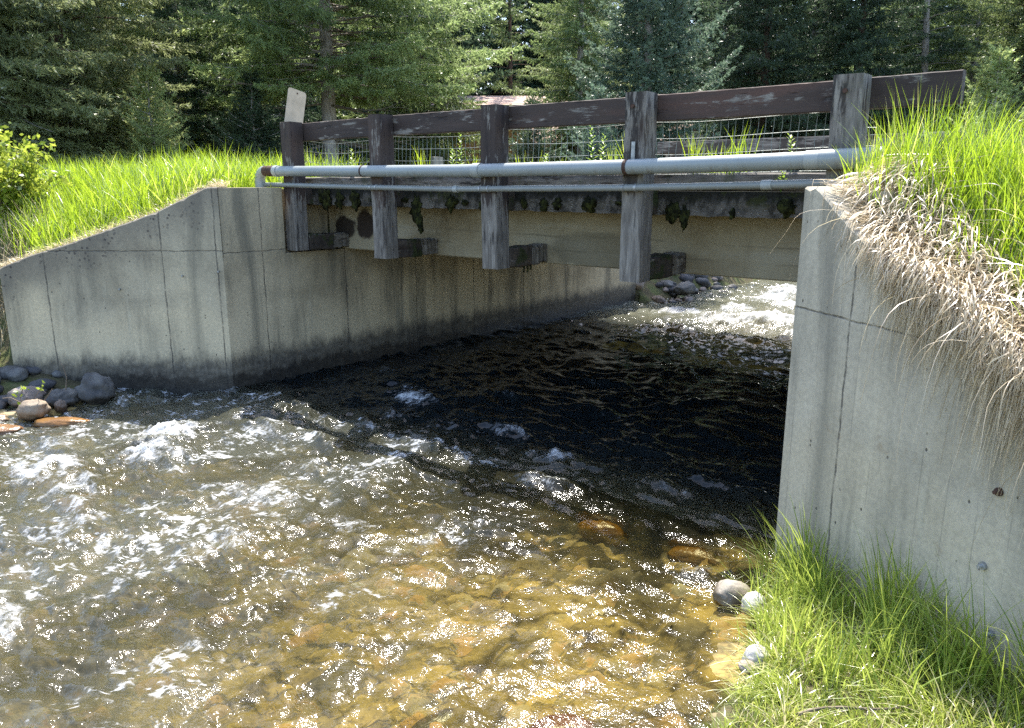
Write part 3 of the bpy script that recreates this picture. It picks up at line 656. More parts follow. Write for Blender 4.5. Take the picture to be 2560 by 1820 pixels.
# ------------------------------------------------------------------ conifers
def unit(v): return v / np.maximum(np.linalg.norm(v, axis=-1, keepdims=True), 1e-9)
def needle_tris(P, D, l, rs, K, nl, nw, spread=.8, sag=.12):
    """K little needle sprays along each twig -> (n*K*3, 3)"""
    n = len(P); f = (np.arange(K)[None, :] + rs.rand(n, K)) / K
    p = P[:, None] + D[:, None] * (l[:, None] * f)[..., None]
    p[..., 2] -= sag * l[:, None] * f * f
    d = unit(D[:, None] * 1.0 + unit(rs.randn(n, K, 3)) * spread); ln = nl * (.7 + .6 * rs.rand(n, K)) * (1.1 - .4 * f)
    side = unit(np.cross(d, rs.randn(n, K, 3))) * (nw * .5)
    a = p - side; b = p + side; c = p + d * ln[..., None]
    return np.stack([a, b, c], 2).reshape(-1, 3)
def spruce(name, seed, H, R, z0, n, droop=.35, K=9, nl=.10, nw=.026, step=.10, hang=.5, tr=.15, sparse=1.0, flat=.75, upturn=.25, dead=0, barez=0.0):
    rs = np.random.RandomState(seed); tw_P = []; tw_D = []; tw_l = []; tw_v = []
    wood_mb = MB(); dead_mb = MB()
    nb = [mnoise.noise(Vector((i * .45, seed, 3))) * .10 for i in range(12)]
    path = [(nb[i] * (i / 11), nb[-i - 1] * (i / 11), -.3 + (H + .3) * i / 11) for i in range(12)]
    wood_mb.tube(path, tr, 9, rr=[tr * (1.18 if i == 0 else 1) * (1 - i / 11.6) + .006 for i in range(12)])
    tx = lambda z: np.array([np.interp(z, [p[2] for p in path], [p[0] for p in path]), np.interp(z, [p[2] for p in path], [p[1] for p in path])])
    for b in range(n):
        q = (b + rs.rand()) / n; q = q ** 1.15
        z = z0 + (H - z0) * q; az = b * 2.39996 + rs.rand() * .7
        lump_ = .72 + .45 * rs.rand() + .22 * math.sin(az * 2 + seed + q * 9)
        Lb = R * (1 - q) ** flat * min(1, .62 + q * 3.2) * lump_
        if Lb < .12: Lb = .12
        dv = np.array([math.cos(az), math.sin(az), 0]); c = tx(z)
        up0 = .10 + .45 * q; m_ = max(4, int(Lb / step))
        qs = np.linspace(0, 1, m_ + 1)
        zz = z + Lb * (up0 * qs - (droop * (1.1 - q)) * qs ** 1.8 + upturn * qs ** 4 * .6)
        side_b = (rs.rand() - .5) * .5
        ang = az + side_b * qs ** 2
        pts = np.stack([c[0] + np.cos(ang) * Lb * qs, c[1] + np.sin(ang) * Lb * qs, zz], 1)
        if rs.rand() < .75 or dead:
            wood_mb.tube(pts[::max(1, m_ // 4)], .02, 3, False, rr=[(.010 + .012 * Lb / 2) * (1 - .85 * k / max(1, len(pts[::max(1, m_ // 4)]) - 1)) for k in range(len(pts[::max(1, m_ // 4)]))])
        if rs.rand() > sparse: continue
        tone = rs.rand() * .45
        T = unit(np.gradient(pts, axis=0))
        S = unit(np.cross(T, [0, 0, 1.0]))
        st = max(1, int(m_ * .18 + barez * (1 - q) * m_))
        for sgn in (-1, 1, 0):
            idx = np.arange(st, m_ + 1)
            p = pts[idx] + rs.randn(len(idx), 3) * .015
            w = .55 + rs.rand(len(idx)) * .7
            if sgn == 0:
                d = T[idx] * (.35 + .4 * rs.rand(len(idx), 1)) + np.array([0, 0, -1.0]) * (hang + .3 * rs.rand(len(idx), 1)) + rs.randn(len(idx), 3) * .25
                ln = .22 * w * (1.15 - qs[idx])
            else:
                d = T[idx] * (.75 + .4 * rs.rand(len(idx), 1)) + S[idx] * sgn * (.8 + .3 * rs.rand(len(idx), 1)) + np.array([0, 0, -1.0]) * (hang * .6) * rs.rand(len(idx), 1) + rs.randn(len(idx), 3) * .15
                ln = np.clip(.42 * Lb * (1.08 - qs[idx]), .10, .55) * w
            tw_P.append(p); tw_D.append(unit(d)); tw_l.append(ln); tw_v.append(tone + .35 * qs[idx] + rs.rand(len(idx)) * .2)
        tw_P.append(pts[-1:]); tw_D.append(T[-1:]); tw_l.append(np.array([.14])); tw_v.append(np.array([tone + .5]))
    tw_P.append(np.array([[*tx(H - .3), H - .3]])); tw_D.append(np.array([[0, 0, 1.0]])); tw_l.append(np.array([.5])); tw_v.append(np.array([.4]))
    P = np.concatenate(tw_P); D = np.concatenate(tw_D); l = np.concatenate(tw_l); v = np.concatenate(tw_v)
    # long side twigs carry secondary twigs
    lo = l > .22; k2 = 2
    P2 = np.repeat(P[lo], k2, 0); D2 = np.repeat(D[lo], k2, 0); l2 = np.repeat(l[lo], k2); v2 = np.repeat(v[lo], k2)
    f2 = rs.rand(len(P2)) * .7 + .2
    P2 = P2 + D2 * (l2 * f2)[:, None]; D2 = unit(D2 * .8 + rs.randn(len(P2), 3) * .5 + np.array([0, 0, -.35 * hang])); l2 = l2 * .5
    P = np.concatenate([P, P2]); D = np.concatenate([D, D2]); l = np.concatenate([l, l2]); v = np.concatenate([v, v2])
    V = needle_tris(P, D, l, rs, K, nl, nw)
    var = np.repeat(np.clip(v[:, None] + rs.rand(len(v), K) * .15, 0, 1).ravel(), 3)
    if dead:                                                    # bare lower limbs
        for i in range(dead):
            z = .7 + (z0 + 1.6 - .7) * rs.rand(); az = rs.rand() * 2 * PI; Lb = 1.2 + 1.9 * rs.rand()
            q = np.linspace(0, 1, 8); an = az + .4 * (rs.rand() - .5) * q
            pp = np.stack([np.cos(an) * Lb * q, np.sin(an) * Lb * q, z + Lb * (.05 * q - .42 * q ** 1.6 + .35 * q ** 3)], 1); pp[:, :2] += tx(z)
            dead_mb.tube(pp, .02, 5, False, rr=list(.026 * (1 - .85 * q)))
            for k in range(7):
                j = rs.randint(2, 7); a2 = an[j] + (rs.rand() - .5) * 2; l3 = .25 + .5 * rs.rand()
                e = pp[j] + np.array([math.cos(a2) * l3, math.sin(a2) * l3, -.15 * l3])
                dead_mb.tube([pp[j], (pp[j] + e) / 2 + [0, 0, .03], e], .006, 3, False, rr=[.009, .006, .002])
    me = mesh_np(name + '_crown', V, [np.arange(len(V)).reshape(-1, 3)], None, {'var': var})
    return me, wood_mb, dead_mb
bark = Mt('grey_bark'); P = bark.coord()
bk = bark.noise(bark.map(P, (9, 9, 2.5)), 1.5, 5, .7)
bark_mat = bark.surf(bark.pbr(bark.ramp(bk, [(.3, (.14, .12, .105)), (.5, (.33, .29, .25)), (.7, (.47, .42, .37))]), .95, bark.bump(bk, .8, .03), .1))
bark2 = soil_mat('brown_bark', [(.3, (.05, .035, .028)), (.55, (.13, .085, .06)), (.75, (.20, .14, .10))], 7.0)
twig_mat = simple('dead_twig', (.17, .135, .10), .95, 0, 15)
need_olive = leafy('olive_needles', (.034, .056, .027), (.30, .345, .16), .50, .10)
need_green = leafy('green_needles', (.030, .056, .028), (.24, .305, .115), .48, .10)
need_dark = leafy('dark_needles', (.014, .030, .021), (.090, .135, .072), .42, .08)  # darker copy for shaded spruces, their shade put into the colour
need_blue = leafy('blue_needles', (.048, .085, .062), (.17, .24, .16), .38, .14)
need_sun = leafy('sunlit_needles', (.036, .068, .034), (.31, .385, .155), .50, .10)  # lighter copy; sunlight on the broad spruce put into the colour
need_light = leafy('lit_needles', (.15, .20, .07), (.42, .48, .20), .52, .10)  # brightest copy for spruces catching the sun, light put into the colour
KIND = {
    'A': spruce('A', 3, 12.0, 4.2, 2.3, 230, .36, 11, .105, .026, .085, .75, .20, 1.0, .62, .30, 26, .12),
    'B': spruce('B', 7, 10.5, 2.3, .5, 200, .40, 10, .10, .026, .10, .55, .15, 1.0, .70, .25),
    'C': spruce('C', 12, 11.5, 1.95, .3, 200, .50, 10, .10, .026, .10, .8, .14, .92, .62, .3),
    'D': spruce('D', 21, 12.5, 1.35, 1.2, 150, .45, 8, .10, .024, .10, .7, .12, .60, .55, .2),
    'E': spruce('E', 33, 11.0, 1.85, .2, 240, .22, 12, .085, .030, .09, .10, .15, 1.0, .70, .55),
    'F': spruce('F', 44, 2.4, 1.05, .08, 90, .12, 9, .07, .022, .07, .15, .035, 1.0, .85, .4),
}
BUILT = {}
def tree(kind, x, y, mat, label, sc_=1.0, rz=0.0, bark_=None, name='spruce_tree', grp='conifers behind the bridge', lean=0.0):
    r = empty(name, (x, y, float(ground_h(np.array([x]), np.array([y]))[0]) - .03), rz)
    r.scale = (sc_,) * 3; r.rotation_euler = (lean, 0, rz)
    tag(r, label, 'tree', grp)
    me, wmb, dmb = KIND[kind]
    if kind not in BUILT:
        BUILT[kind] = [me, wmb.build('trunk', bark_ or bark_mat, r, smooth=True, sharp=80).data, dmb.build('dead_branches', twig_mat, r).data if dmb.v else None]
        me.materials.append(mat)
    else:
        t = obj('trunk', BUILT[kind][1], r)
        if bark_: t.material_slots[0].link = 'OBJECT'; t.material_slots[0].material = bark_
        if BUILT[kind][2]: obj('dead_branches', BUILT[kind][2], r)
    c = obj('crown', me, r); c.material_slots[0].link = 'OBJECT'; c.material_slots[0].material = mat
    return r
def px(xd, y): return (xd - 1142.5) / 1773. * y
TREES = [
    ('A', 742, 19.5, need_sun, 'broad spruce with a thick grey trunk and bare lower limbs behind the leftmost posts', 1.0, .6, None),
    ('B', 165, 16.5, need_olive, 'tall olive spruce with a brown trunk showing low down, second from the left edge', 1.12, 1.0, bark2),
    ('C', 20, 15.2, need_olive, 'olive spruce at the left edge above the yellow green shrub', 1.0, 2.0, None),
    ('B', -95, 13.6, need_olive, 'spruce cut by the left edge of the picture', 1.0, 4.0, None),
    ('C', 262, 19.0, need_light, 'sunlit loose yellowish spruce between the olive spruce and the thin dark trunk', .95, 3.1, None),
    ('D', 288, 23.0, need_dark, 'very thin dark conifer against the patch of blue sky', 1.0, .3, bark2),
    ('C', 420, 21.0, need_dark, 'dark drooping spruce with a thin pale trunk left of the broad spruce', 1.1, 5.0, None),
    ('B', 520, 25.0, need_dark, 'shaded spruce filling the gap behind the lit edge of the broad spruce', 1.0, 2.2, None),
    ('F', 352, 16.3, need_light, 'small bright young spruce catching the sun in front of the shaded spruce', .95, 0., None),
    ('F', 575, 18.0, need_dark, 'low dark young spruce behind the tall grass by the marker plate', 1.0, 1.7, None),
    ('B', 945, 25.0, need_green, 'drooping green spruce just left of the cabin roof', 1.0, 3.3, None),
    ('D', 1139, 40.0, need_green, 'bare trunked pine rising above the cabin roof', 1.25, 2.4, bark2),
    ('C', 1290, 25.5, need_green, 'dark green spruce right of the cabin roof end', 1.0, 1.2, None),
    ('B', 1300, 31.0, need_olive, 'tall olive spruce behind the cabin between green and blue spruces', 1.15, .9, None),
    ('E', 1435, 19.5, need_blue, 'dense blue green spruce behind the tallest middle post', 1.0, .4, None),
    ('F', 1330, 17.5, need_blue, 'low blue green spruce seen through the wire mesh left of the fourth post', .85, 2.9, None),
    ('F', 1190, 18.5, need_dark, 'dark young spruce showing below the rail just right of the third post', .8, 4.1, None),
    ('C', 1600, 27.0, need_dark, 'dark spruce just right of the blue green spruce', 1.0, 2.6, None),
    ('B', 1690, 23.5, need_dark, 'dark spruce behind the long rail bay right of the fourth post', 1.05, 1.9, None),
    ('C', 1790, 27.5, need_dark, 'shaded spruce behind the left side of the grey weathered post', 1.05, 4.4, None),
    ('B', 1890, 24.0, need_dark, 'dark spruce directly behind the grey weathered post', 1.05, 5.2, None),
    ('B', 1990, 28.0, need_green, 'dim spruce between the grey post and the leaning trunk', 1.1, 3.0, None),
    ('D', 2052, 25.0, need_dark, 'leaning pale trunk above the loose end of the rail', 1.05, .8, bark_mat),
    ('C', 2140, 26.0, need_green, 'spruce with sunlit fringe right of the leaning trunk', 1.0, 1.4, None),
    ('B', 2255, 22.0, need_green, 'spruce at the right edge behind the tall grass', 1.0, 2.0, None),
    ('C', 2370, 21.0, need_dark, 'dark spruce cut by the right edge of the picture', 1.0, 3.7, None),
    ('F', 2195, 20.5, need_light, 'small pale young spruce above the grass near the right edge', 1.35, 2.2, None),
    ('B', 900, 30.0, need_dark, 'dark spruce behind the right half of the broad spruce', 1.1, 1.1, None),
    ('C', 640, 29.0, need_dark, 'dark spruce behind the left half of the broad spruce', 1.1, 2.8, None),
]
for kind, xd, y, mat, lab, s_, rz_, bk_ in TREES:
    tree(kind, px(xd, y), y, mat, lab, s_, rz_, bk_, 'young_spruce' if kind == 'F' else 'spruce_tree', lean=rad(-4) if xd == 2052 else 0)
# far-off wood behind everything, one mass
rs = np.random.RandomState(99); parts = []; pv = []
src = []
for k, sd in enumerate((61, 62, 63)):
    me, wmb, _ = spruce('far', sd, 15., 3.0, .3, 150, .4, 6, .30, .085, .22, .5, .2, 1.0, .55, .25)
    co = np.empty(len(me.vertices) * 3, dtype=np.float32); me.vertices.foreach_get('co', co); co = co.reshape(-1, 3)
    va = np.empty(len(me.vertices), dtype=np.float32); me.attributes['var'].data.foreach_get('value', va); bpy.data.meshes.remove(me)
    src.append((co, va, wmb))
tv = []; tf = []; nv = 0
for i in range(84):
    y = 36 + 30 * rs.rand(); x = px(-700 + 3700 * (i + rs.rand()) / 84, y)
    if -2 < x < 7 and y < 42: y += 9
    co, va, wmb = src[i % 3]; a = rs.rand() * 6.28; s_ = .75 + .4 * rs.rand()
    c = co.copy(); c[:, 0] = (co[:, 0] * math.cos(a) - co[:, 1] * math.sin(a)) * s_ + x; c[:, 1] = (co[:, 0] * math.sin(a) + co[:, 1] * math.cos(a)) * s_ + y; c[:, 2] = co[:, 2] * s_ + 1.9
    parts.append(c); pv.append(np.clip(va * .8 + rs.rand() * .3, 0, 1))
parts = np.concatenate(parts); pv = np.concatenate(pv)
tag(obj('forest', mesh_np('forest', parts, [np.arange(len(parts)).reshape(-1, 3)], need_dark, {'var': pv})), 'distant conifer wood closing the view behind the nearer spruces', 'forest', kind='stuff')

# ------------------------------------------------------------------ grasses
def blades(name, P, h, w, az, lean, mat, rs, var, parent=None, curl=.5, seg=4, droop=0.0):
    n = len(P); q = np.linspace(0, 1, seg + 1); lean = np.asarray(lean)
    dirv = np.stack([np.cos(az), np.sin(az), np.zeros(n)], 1)
    fa = az + PI / 2 + (rs.rand(n) - .5) * 2.2; side = np.stack([np.cos(fa), np.sin(fa), np.zeros(n)], 1)
    V = []; 
    for j, f in enumerate(q):
        c = P + dirv * (h * lean * (f ** (1 + curl)))[:, None]
        c[:, 2] = P[:, 2] + h * (f - .5 * lean ** 2 * f ** 2 - droop * lean * f ** 3)
        ww = (w * (1 - f ** 1.7) * (.6 + .8 * f * (1 - f) * 2) if j < seg else w * 0)[:, None] * .5
        if j < seg: V += [c - side * ww, c + side * ww]
        else: V += [c]
    V = np.stack(V, 1); k = 2 * seg + 1
    base = (np.arange(n) * k)[:, None]
    quads = np.concatenate([base + np.array([2 * j, 2 * j + 1, 2 * j + 3, 2 * j + 2]) for j in range(seg - 1)])
    tris = base + np.array([2 * seg - 2, 2 * seg - 1, 2 * seg])
    return mesh_np(name, V.reshape(-1, 3), [quads, tris], mat, {'var': np.repeat(var, k)}, True)
grass_mat = leafy('lush_grass', (.050, .13, .012), (.36, .47, .030), .55, .10, (.60, .52, .22), .35)
grass_near = leafy('bank_grass', (.10, .19, .025), (.44, .50, .10), .45, .13, (.66, .58, .36), .30)
straw_mat = leafy('dry_straw', (.30, .225, .13), (.72, .60, .41), .25, .14, None, .35)
rs = np.random.RandomState(5)
# left bank
n = 30000
x = -9.6 + 7.6 * rs.rand(n); y = 7.3 + 5.2 * rs.rand(n) ** 1.25
t_, s_ = TS(x, y); kl, dl = wing_l(x, y)
cl = fbm(x * 1.3, y * 1.3, 71, 2)
ok = (dl > .16) & ((s_ < 1.0) | (t_ < -.5)) & ~((s_ > -.1) & (t_ > -.42) & (s_ < .72)) & ~((t_ > -.15) & (s_ > -.3)) & (s_ < 3.2) & ~((kl > 1.95) & (dl < .5 + .5 * (kl - 2)))
x, y, cl, dl = x[ok], y[ok], cl[ok], dl[ok]
P = np.stack([x, y, ground_h(x, y) - .02], 1)
h = (.20 + .30 * rs.rand(len(x))) * (1 + .35 * cl) * np.clip(.35 + dl * 1.1, 0, 1)
g1_ = blades('grass', P, h, .009 + .006 * rs.rand(len(x)), rs.rand(len(x)) * 6.28, .15 + .55 * rs.rand(len(x)), grass_mat, rs, np.clip(.05 + .86 * rs.rand(len(x)) + .15 * (dl < .6) * rs.rand(len(x)), 0, 1))
tag(obj('grass', g1_), 'bright green meadow grass on the bank above the far wall', 'grass', kind='stuff')
# meadow beyond the road
n = 16000
x = -16 + 28 * rs.rand(n); y = 8 + 18 * rs.rand(n); t_, s_ = TS(x, y)
ok = (s_ > 6.9) & ((t_ < -1.8) | (s_ > 17)) | ((s_ > 6.4) & (t_ < -1.5) & (s_ < 17))
x, y = x[ok], y[ok]; P = np.stack([x, y, ground_h(x, y) - .02], 1); cl = fbm(x * .6, y * .6, 72, 2)
tag(obj('grass', blades('grass_far', P, (.18 + .22 * rs.rand(len(x))) * (1 + .4 * cl), .014 + .010 * rs.rand(len(x)), rs.rand(len(x)) * 6.28, .2 + .5 * rs.rand(len(x)), grass_mat, rs, .1 + .7 * rs.rand(len(x)), seg=3)), 'meadow grass beyond the road under the spruces', 'grass', kind='stuff')
# right bank, top
n = 62000
x = 1.2 + 4.6 * rs.rand(n); y = .3 + 5.0 * rs.rand(n); t_, s_ = TS(x, y); kr, dr = wing_r(x, y)
edge = .23 + .04 * np.clip(kr, 0, 2.4) + .12 * perlin(kr * 2.5, dr * 2.5, 73)
ok = (dr > edge) & (kr > -1.3) & (kr < 2.9) & (dr < 2.9) & ((s_ < .62) | ((t_ > SPAN + .55) & (s_ < 1.1)))
x, y, dr, kr, edge = x[ok], y[ok], dr[ok], kr[ok], edge[ok]
P = np.stack([x, y, ground_h(x, y) - .02], 1); cl = fbm(x * 1.8, y * 1.8, 74, 2)
h = (.26 + .25 * rs.rand(len(x))) * (1 + .35 * cl) * np.clip(.5 + (dr - edge) * 1.2, 0, 1)
az = rs.rand(len(x)) * 6.28
tag(obj('grass', blades('grass_right', P, h, .005 + .004 * rs.rand(len(x)), az, .10 + .50 * rs.rand(len(x)), grass_mat, rs, np.clip(.05 + .93 * rs.rand(len(x)) ** 1.1, 0, 1), seg=5)), 'tall bright green grass on the bank above the right wall', 'grass', kind='stuff')
# dry straw hanging over the right wall
def wall_floor(xy):
    kk, dd = wing_r(xy[:, 0], xy[:, 1])
    return np.where(dd > 0, np.interp(np.clip(kk, 0, 9), PR[:, 0], PR[:, 1]) + .006 + .40 * np.clip(dd - .25, 0, 3), -9)
def strands(k, d0, ang, reach, arch, drop, w, lift0, p=1.9):
    n = len(k); seg = 9
    root = R[None, :2] + k[:, None] * WR_D[None] + d0[:, None] * WR_N[None]
    dv = -WR_N[None] * np.cos(ang)[:, None] + WR_D[None] * np.sin(ang)[:, None]; pv_ = np.stack([-dv[:, 1], dv[:, 0]], 1)
    z0 = wall_floor(root) + lift0
    wob = rs.randn(n) * .03; wob2 = rs.randn(n) * .012; ph = rs.rand(n) * 6
    sidev = unit(np.concatenate([pv_ + rs.randn(n, 2) * .5, rs.randn(n, 1) * .5], 1)); V = []
    for f in np.linspace(0, 1, seg + 1):
        fx = (1 - np.exp(-2.6 * f)) / (1 - math.exp(-2.6))
        c = root + dv * (reach * fx)[:, None] + pv_ * (wob * f * f + wob2 * np.sin(f * 9 + ph) * f)[:, None]
        z = z0 + arch * 4 * f * (1 - f) - drop * f ** p
        z = np.maximum(z, wall_floor(c) + lift0 * .6)
        C3 = np.concatenate([c, z[:, None]], 1); ww = (w * (1 - .75 * f))[:, None] * .5
        V += [C3 - sidev * ww, C3 + sidev * ww]
    return np.stack(V, 1)
parts_ = []
n = 9000; k = .12 + 2.75 * rs.rand(n); d0 = .03 + .30 * np.clip(1 - k / .75, 0, 1) + (.30 + .14 * np.clip(k, 0, 2)) * rs.rand(n)                 # mat lying on the slope
ang = np.clip(rs.randn(n) * .75 - .1, -2.4, 2.4); rc_ = .08 + .24 * rs.rand(n)
rc_ = np.where(np.cos(ang) > 0, np.minimum(rc_, (d0 + .05) / np.maximum(np.cos(ang), .2)), rc_)
parts_.append(strands(k, d0, ang, rc_, .008 + .03 * rs.rand(n) ** 2, .42 * rc_ * np.cos(ang) + .04 * rs.rand(n), .0035 + .005 * rs.rand(n), .05 * rs.rand(n)))
kc = np.sort(.55 + 2.3 * rs.rand(74)); K_ = []; D_ = []; A_ = []; Rr = []; Dr = []; W_ = []
for c in kc:                                                                                                 # hanging hanks
    m_ = rs.randint(36, 90); L0 = (.05 + .42 * rs.rand() ** 1.5) * min(1, .15 + c * .75); sp = .03 + .05 * rs.rand(); a0 = rs.randn() * .35
    K_ += list(c + rs.randn(m_) * sp); dd = .02 + .22 * rs.rand(m_); D_ += list(dd); a = a0 + rs.randn(m_) * .35; A_ += list(a)
    Rr += list((dd + .012 + .05 * rs.rand(m_)) / np.maximum(np.cos(a), .4)); Dr += list(.42 * dd + L0 * (.15 + 1.0 * rs.rand(m_))); W_ += list(.003 + .0045 * rs.rand(m_))
ar = [np.array(v) for v in (K_, D_, A_, Rr, Dr, W_)]
parts_.append(strands(ar[0], ar[1], ar[2], ar[3], .02 + .05 * rs.rand(len(ar[0])), ar[4], ar[5], .03 * rs.rand(len(ar[0])), 2.0))
n = 34; k = .15 + 2.3 * rs.rand(n); d0 = .02 + .15 * rs.rand(n)                                               # loose stems sticking out
parts_.append(strands(k, d0, rs.randn(n) * .5 - .1, .15 + .30 * rs.rand(n), .03 + .05 * rs.rand(n), .12 + .45 * rs.rand(n), .003 + .002 * rs.rand(n), .02 * rs.rand(n), 1.5))
V = np.concatenate(parts_); n = len(V); kv = 20; base = (np.arange(n) * kv)[:, None]
quads = np.concatenate([base + np.array([2 * j, 2 * j + 1, 2 * j + 3, 2 * j + 2]) for j in range(9)])
tag(obj('dry_grass', mesh_np('dry_grass', V.reshape(-1, 3), [quads], straw_mat, {'var': np.repeat(rs.rand(n), kv)}, True)), 'dry straw coloured grass draped over the edge of the right wall', 'dry grass', kind='stuff')
# near bank at the lower right
def near_pts(n, wmin, wmax):
    x = .3 + 2.6 * rs.rand(n); y = 1.2 + 2.9 * rs.rand(n); w = wR(x, y); kr, dr = wing_r(x, y)
    ok = (w > wmin + .06 * perlin(x * 4, y * 4, 76)) & (w < wmax) & (dr < -.015); return x[ok], y[ok], w[ok], dr[ok]
V_ = []
x, y, w, dr = near_pts(46000, .16, 9); P = np.stack([x, y, ground_h(x, y) - .01], 1); cl = fbm(x * 3, y * 3, 77, 2)
var = np.clip(.25 + .75 * rs.rand(len(x)) + .22 * cl, 0, 1)
tag(obj('grass', blades('bank_grass', P, (.05 + .12 * rs.rand(len(x)) ** 1.5) * (1 + .6 * cl), .0045 + .004 * rs.rand(len(x)), rs.rand(len(x)) * 6.28, .3 + .9 * rs.rand(len(x)), grass_near, rs, var)), 'short matted grass on the near bank at the waterline', 'grass', kind='stuff')
cx = []; cy = []; hh_ = []; azs = []; lns = []; vs = []; wd = []
for i in range(64):
    kk = .06 + 2.3 * rs.rand(); dd = -.04 - .55 * rs.rand() ** 1.6 * (kk > .25)
    c = R[:2] + WR_D * kk + WR_N * dd
    if wR(np.array([c[0]]), np.array([c[1]]))[0] < .03: continue
    m_ = rs.randint(18, 44); hb_ = .20 + .26 * rs.rand()
    cx += list(c[0] + rs.randn(m_) * .035); cy += list(c[1] + rs.randn(m_) * .035); hh_ += list(hb_ * (.55 + .6 * rs.rand(m_))); azs += list(rs.rand(m_) * 6.28); lns += list(.12 + .65 * rs.rand(m_)); vs += list(np.clip(.1 + .65 * rs.rand(m_), 0, 1)); wd += list(.005 + .005 * rs.rand(m_))
for i in range(30):
    kk = .35 + 1.75 * rs.rand(); c = R[:2] + WR_D * kk - WR_N * (.05 + .12 * rs.rand()); m_ = rs.randint(10, 26); hb_ = .36 + .22 * rs.rand()
    cx += list(c[0] + rs.randn(m_) * .03); cy += list(c[1] + rs.randn(m_) * .03); hh_ += list(hb_ * (.5 + .6 * rs.rand(m_))); azs += list(PI + .4 + rs.randn(m_) * 1.2); lns += list(.10 + .55 * rs.rand(m_)); vs += list(np.clip(.02 + .6 * rs.rand(m_), 0, 1)); wd += list(.006 + .005 * rs.rand(m_))
for (tx_, ty_, m_, hb_, a0) in [(1.47, 3.80, 190, .34, 3.5), (1.55, 3.66, 150, .36, 3.4), (1.36, 3.50, 150, .22, 3.3), (1.22, 3.12, 170, .24, 3.0), (1.10, 2.86, 170, .20, 3.2), (1.02, 2.62, 180, .18, 3.1), (1.7, 2.6, 120, .34, 2.6), (1.95, 2.3, 160, .44, 2.4), (2.0, 2.62, 90, .50, 2.5), (2.12, 2.25, 110, .55, 2.6), (1.80, 2.75, 70, .46, 2.2), (2.2, 1.95, 110, .5, 2.6), (1.45, 2.35, 110, .28, 2.9)]:
    cx += list(tx_ + rs.randn(m_) * .05); cy += list(ty_ + rs.randn(m_) * .05); hh_ += list(hb_ * (.6 + .6 * rs.rand(m_))); azs += list(a0 + rs.randn(m_) * .9); lns += list(.3 + .85 * rs.rand(m_)); vs += list(np.clip(.35 + .62 * rs.rand(m_), 0, 1)); wd += list(.0035 + .003 * rs.rand(m_))
x = np.array(cx); y = np.array(cy); kr, dr = wing_r(x, y); ok = dr < -.01
x, y = x[ok], y[ok]; P = np.stack([x, y, ground_h(x, y) - .02], 1)
sel = lambda a: np.array(a)[ok]
tag(obj('grass', blades('tall_grass', P, sel(hh_), sel(wd), sel(azs), sel(lns), grass_near, rs, sel(vs), seg=6, droop=.12)), 'tall arching grass tufts along the foot of the right wall', 'grass', kind='stuff')
# ------------------------------------------------------------------ weeds and tufts on the deck edge
weed_mat = leafy('weed_leaf', (.13, .24, .03), (.30, .40, .06), .5, .08)
def weed(t, h, label, s=1.06, z=2.058, seed=0, n=26, name='weed'):
    h *= 1.75 if z > 2 else 1
    rs = np.random.RandomState(seed); p = B(t, s, z); r = empty(name, p); tag(r, label, 'weed', 'weeds sprouting on the deck edge')
    mb = MB(); bend = (rs.rand(2) - .5) * .05
    pth = [(bend[0] * q * q, bend[1] * q * q, h * q - .01) for q in np.linspace(0, 1, 5)]
    mb.tube(pth, .003, 5, rr=[.0035, .003, .0026, .002, .001]); mb.build('stem', weed_mat, r)
    V = []; F = []
    for i in range(n):
        q = .15 + .85 * (i + .5) / n; a = i * 2.4; ln = .06 * (1.15 - .55 * q) * (.8 + .4 * rs.rand()); e = .35 + .5 * q
        c = np.array([bend[0] * q * q, bend[1] * q * q, h * q]); d = np.array([math.cos(a) * math.cos(e), math.sin(a) * math.cos(e), math.sin(e)]); sd = np.array([-math.sin(a), math.cos(a), 0]) * ln * .17
        k = len(V); V += [c, c + d * ln * .5 + sd, c + d * ln + np.array([0, 0, -.006]), c + d * ln * .5 - sd]; F.append((k, k + 1, k + 2, k + 3))
    obj('leaves', mesh_np('weed_leaves', V, [np.array(F)], weed_mat, {'var': np.repeat(rs.rand(n), 4)}), r)
def tuft(t, h, label, seed, n=26, s=1.06, z=2.055, w=.05):
    rs = np.random.RandomState(seed); p = B(t, s, z); P = np.stack([rs.randn(n) * w * E1[0], rs.randn(n) * w * E1[1], np.zeros(n)], 1)
    tag(obj('grass_tuft', blades('grass_tuft', P, 1.75 * h * (.5 + .6 * rs.rand(n)), .007 + .005 * rs.rand(n), rs.rand(n) * 6.28, .1 + .4 * rs.rand(n), grass_mat, rs, .3 + .6 * rs.rand(n)), None, p), label, 'grass tuft', 'grass tufts on the deck edge')
def tx_at(xd):        # parameter along the deck edge (s = 1.06) of a sight line
    a = (xd - 1142.5) / 1773.; q = B(0, 1.06); den = E1[0] - a * E1[1]
    return (a * q[1] - q[0]) / den
weed(.69, .15, 'single leafy weed behind the thick pipe between the first and second posts', seed=1)
weed(2.06, .13, 'shorter of two leafy weeds side by side before the third post', seed=2); weed(2.15, .20, 'taller of two leafy weeds side by side before the third post', seed=3)
weed(3.06, .09, 'little leafy weed midway between the third and fourth posts', seed=4); weed(3.52, .20, 'tallest leafy weed just left of the fourth post', seed=5); weed(3.60, .16, 'leafy weed touching the tallest one left of the fourth post', seed=6)
weed(5.03, .13, 'lone leafy weed behind the pipe joint near the grey weathered post', seed=7); weed(5.00, .10, 'small weed hanging between the thick and the thin pipe', s=.99, z=1.955, seed=8)
tuft(1.68, .17, 'grass tuft just right of the second post', 11, 18); tuft(2.32, .13, 'thin grass tuft just left of the third post', 12, 16); tuft(2.88, .12, 'low grass tuft just right of the third post', 13, 34, w=.09)
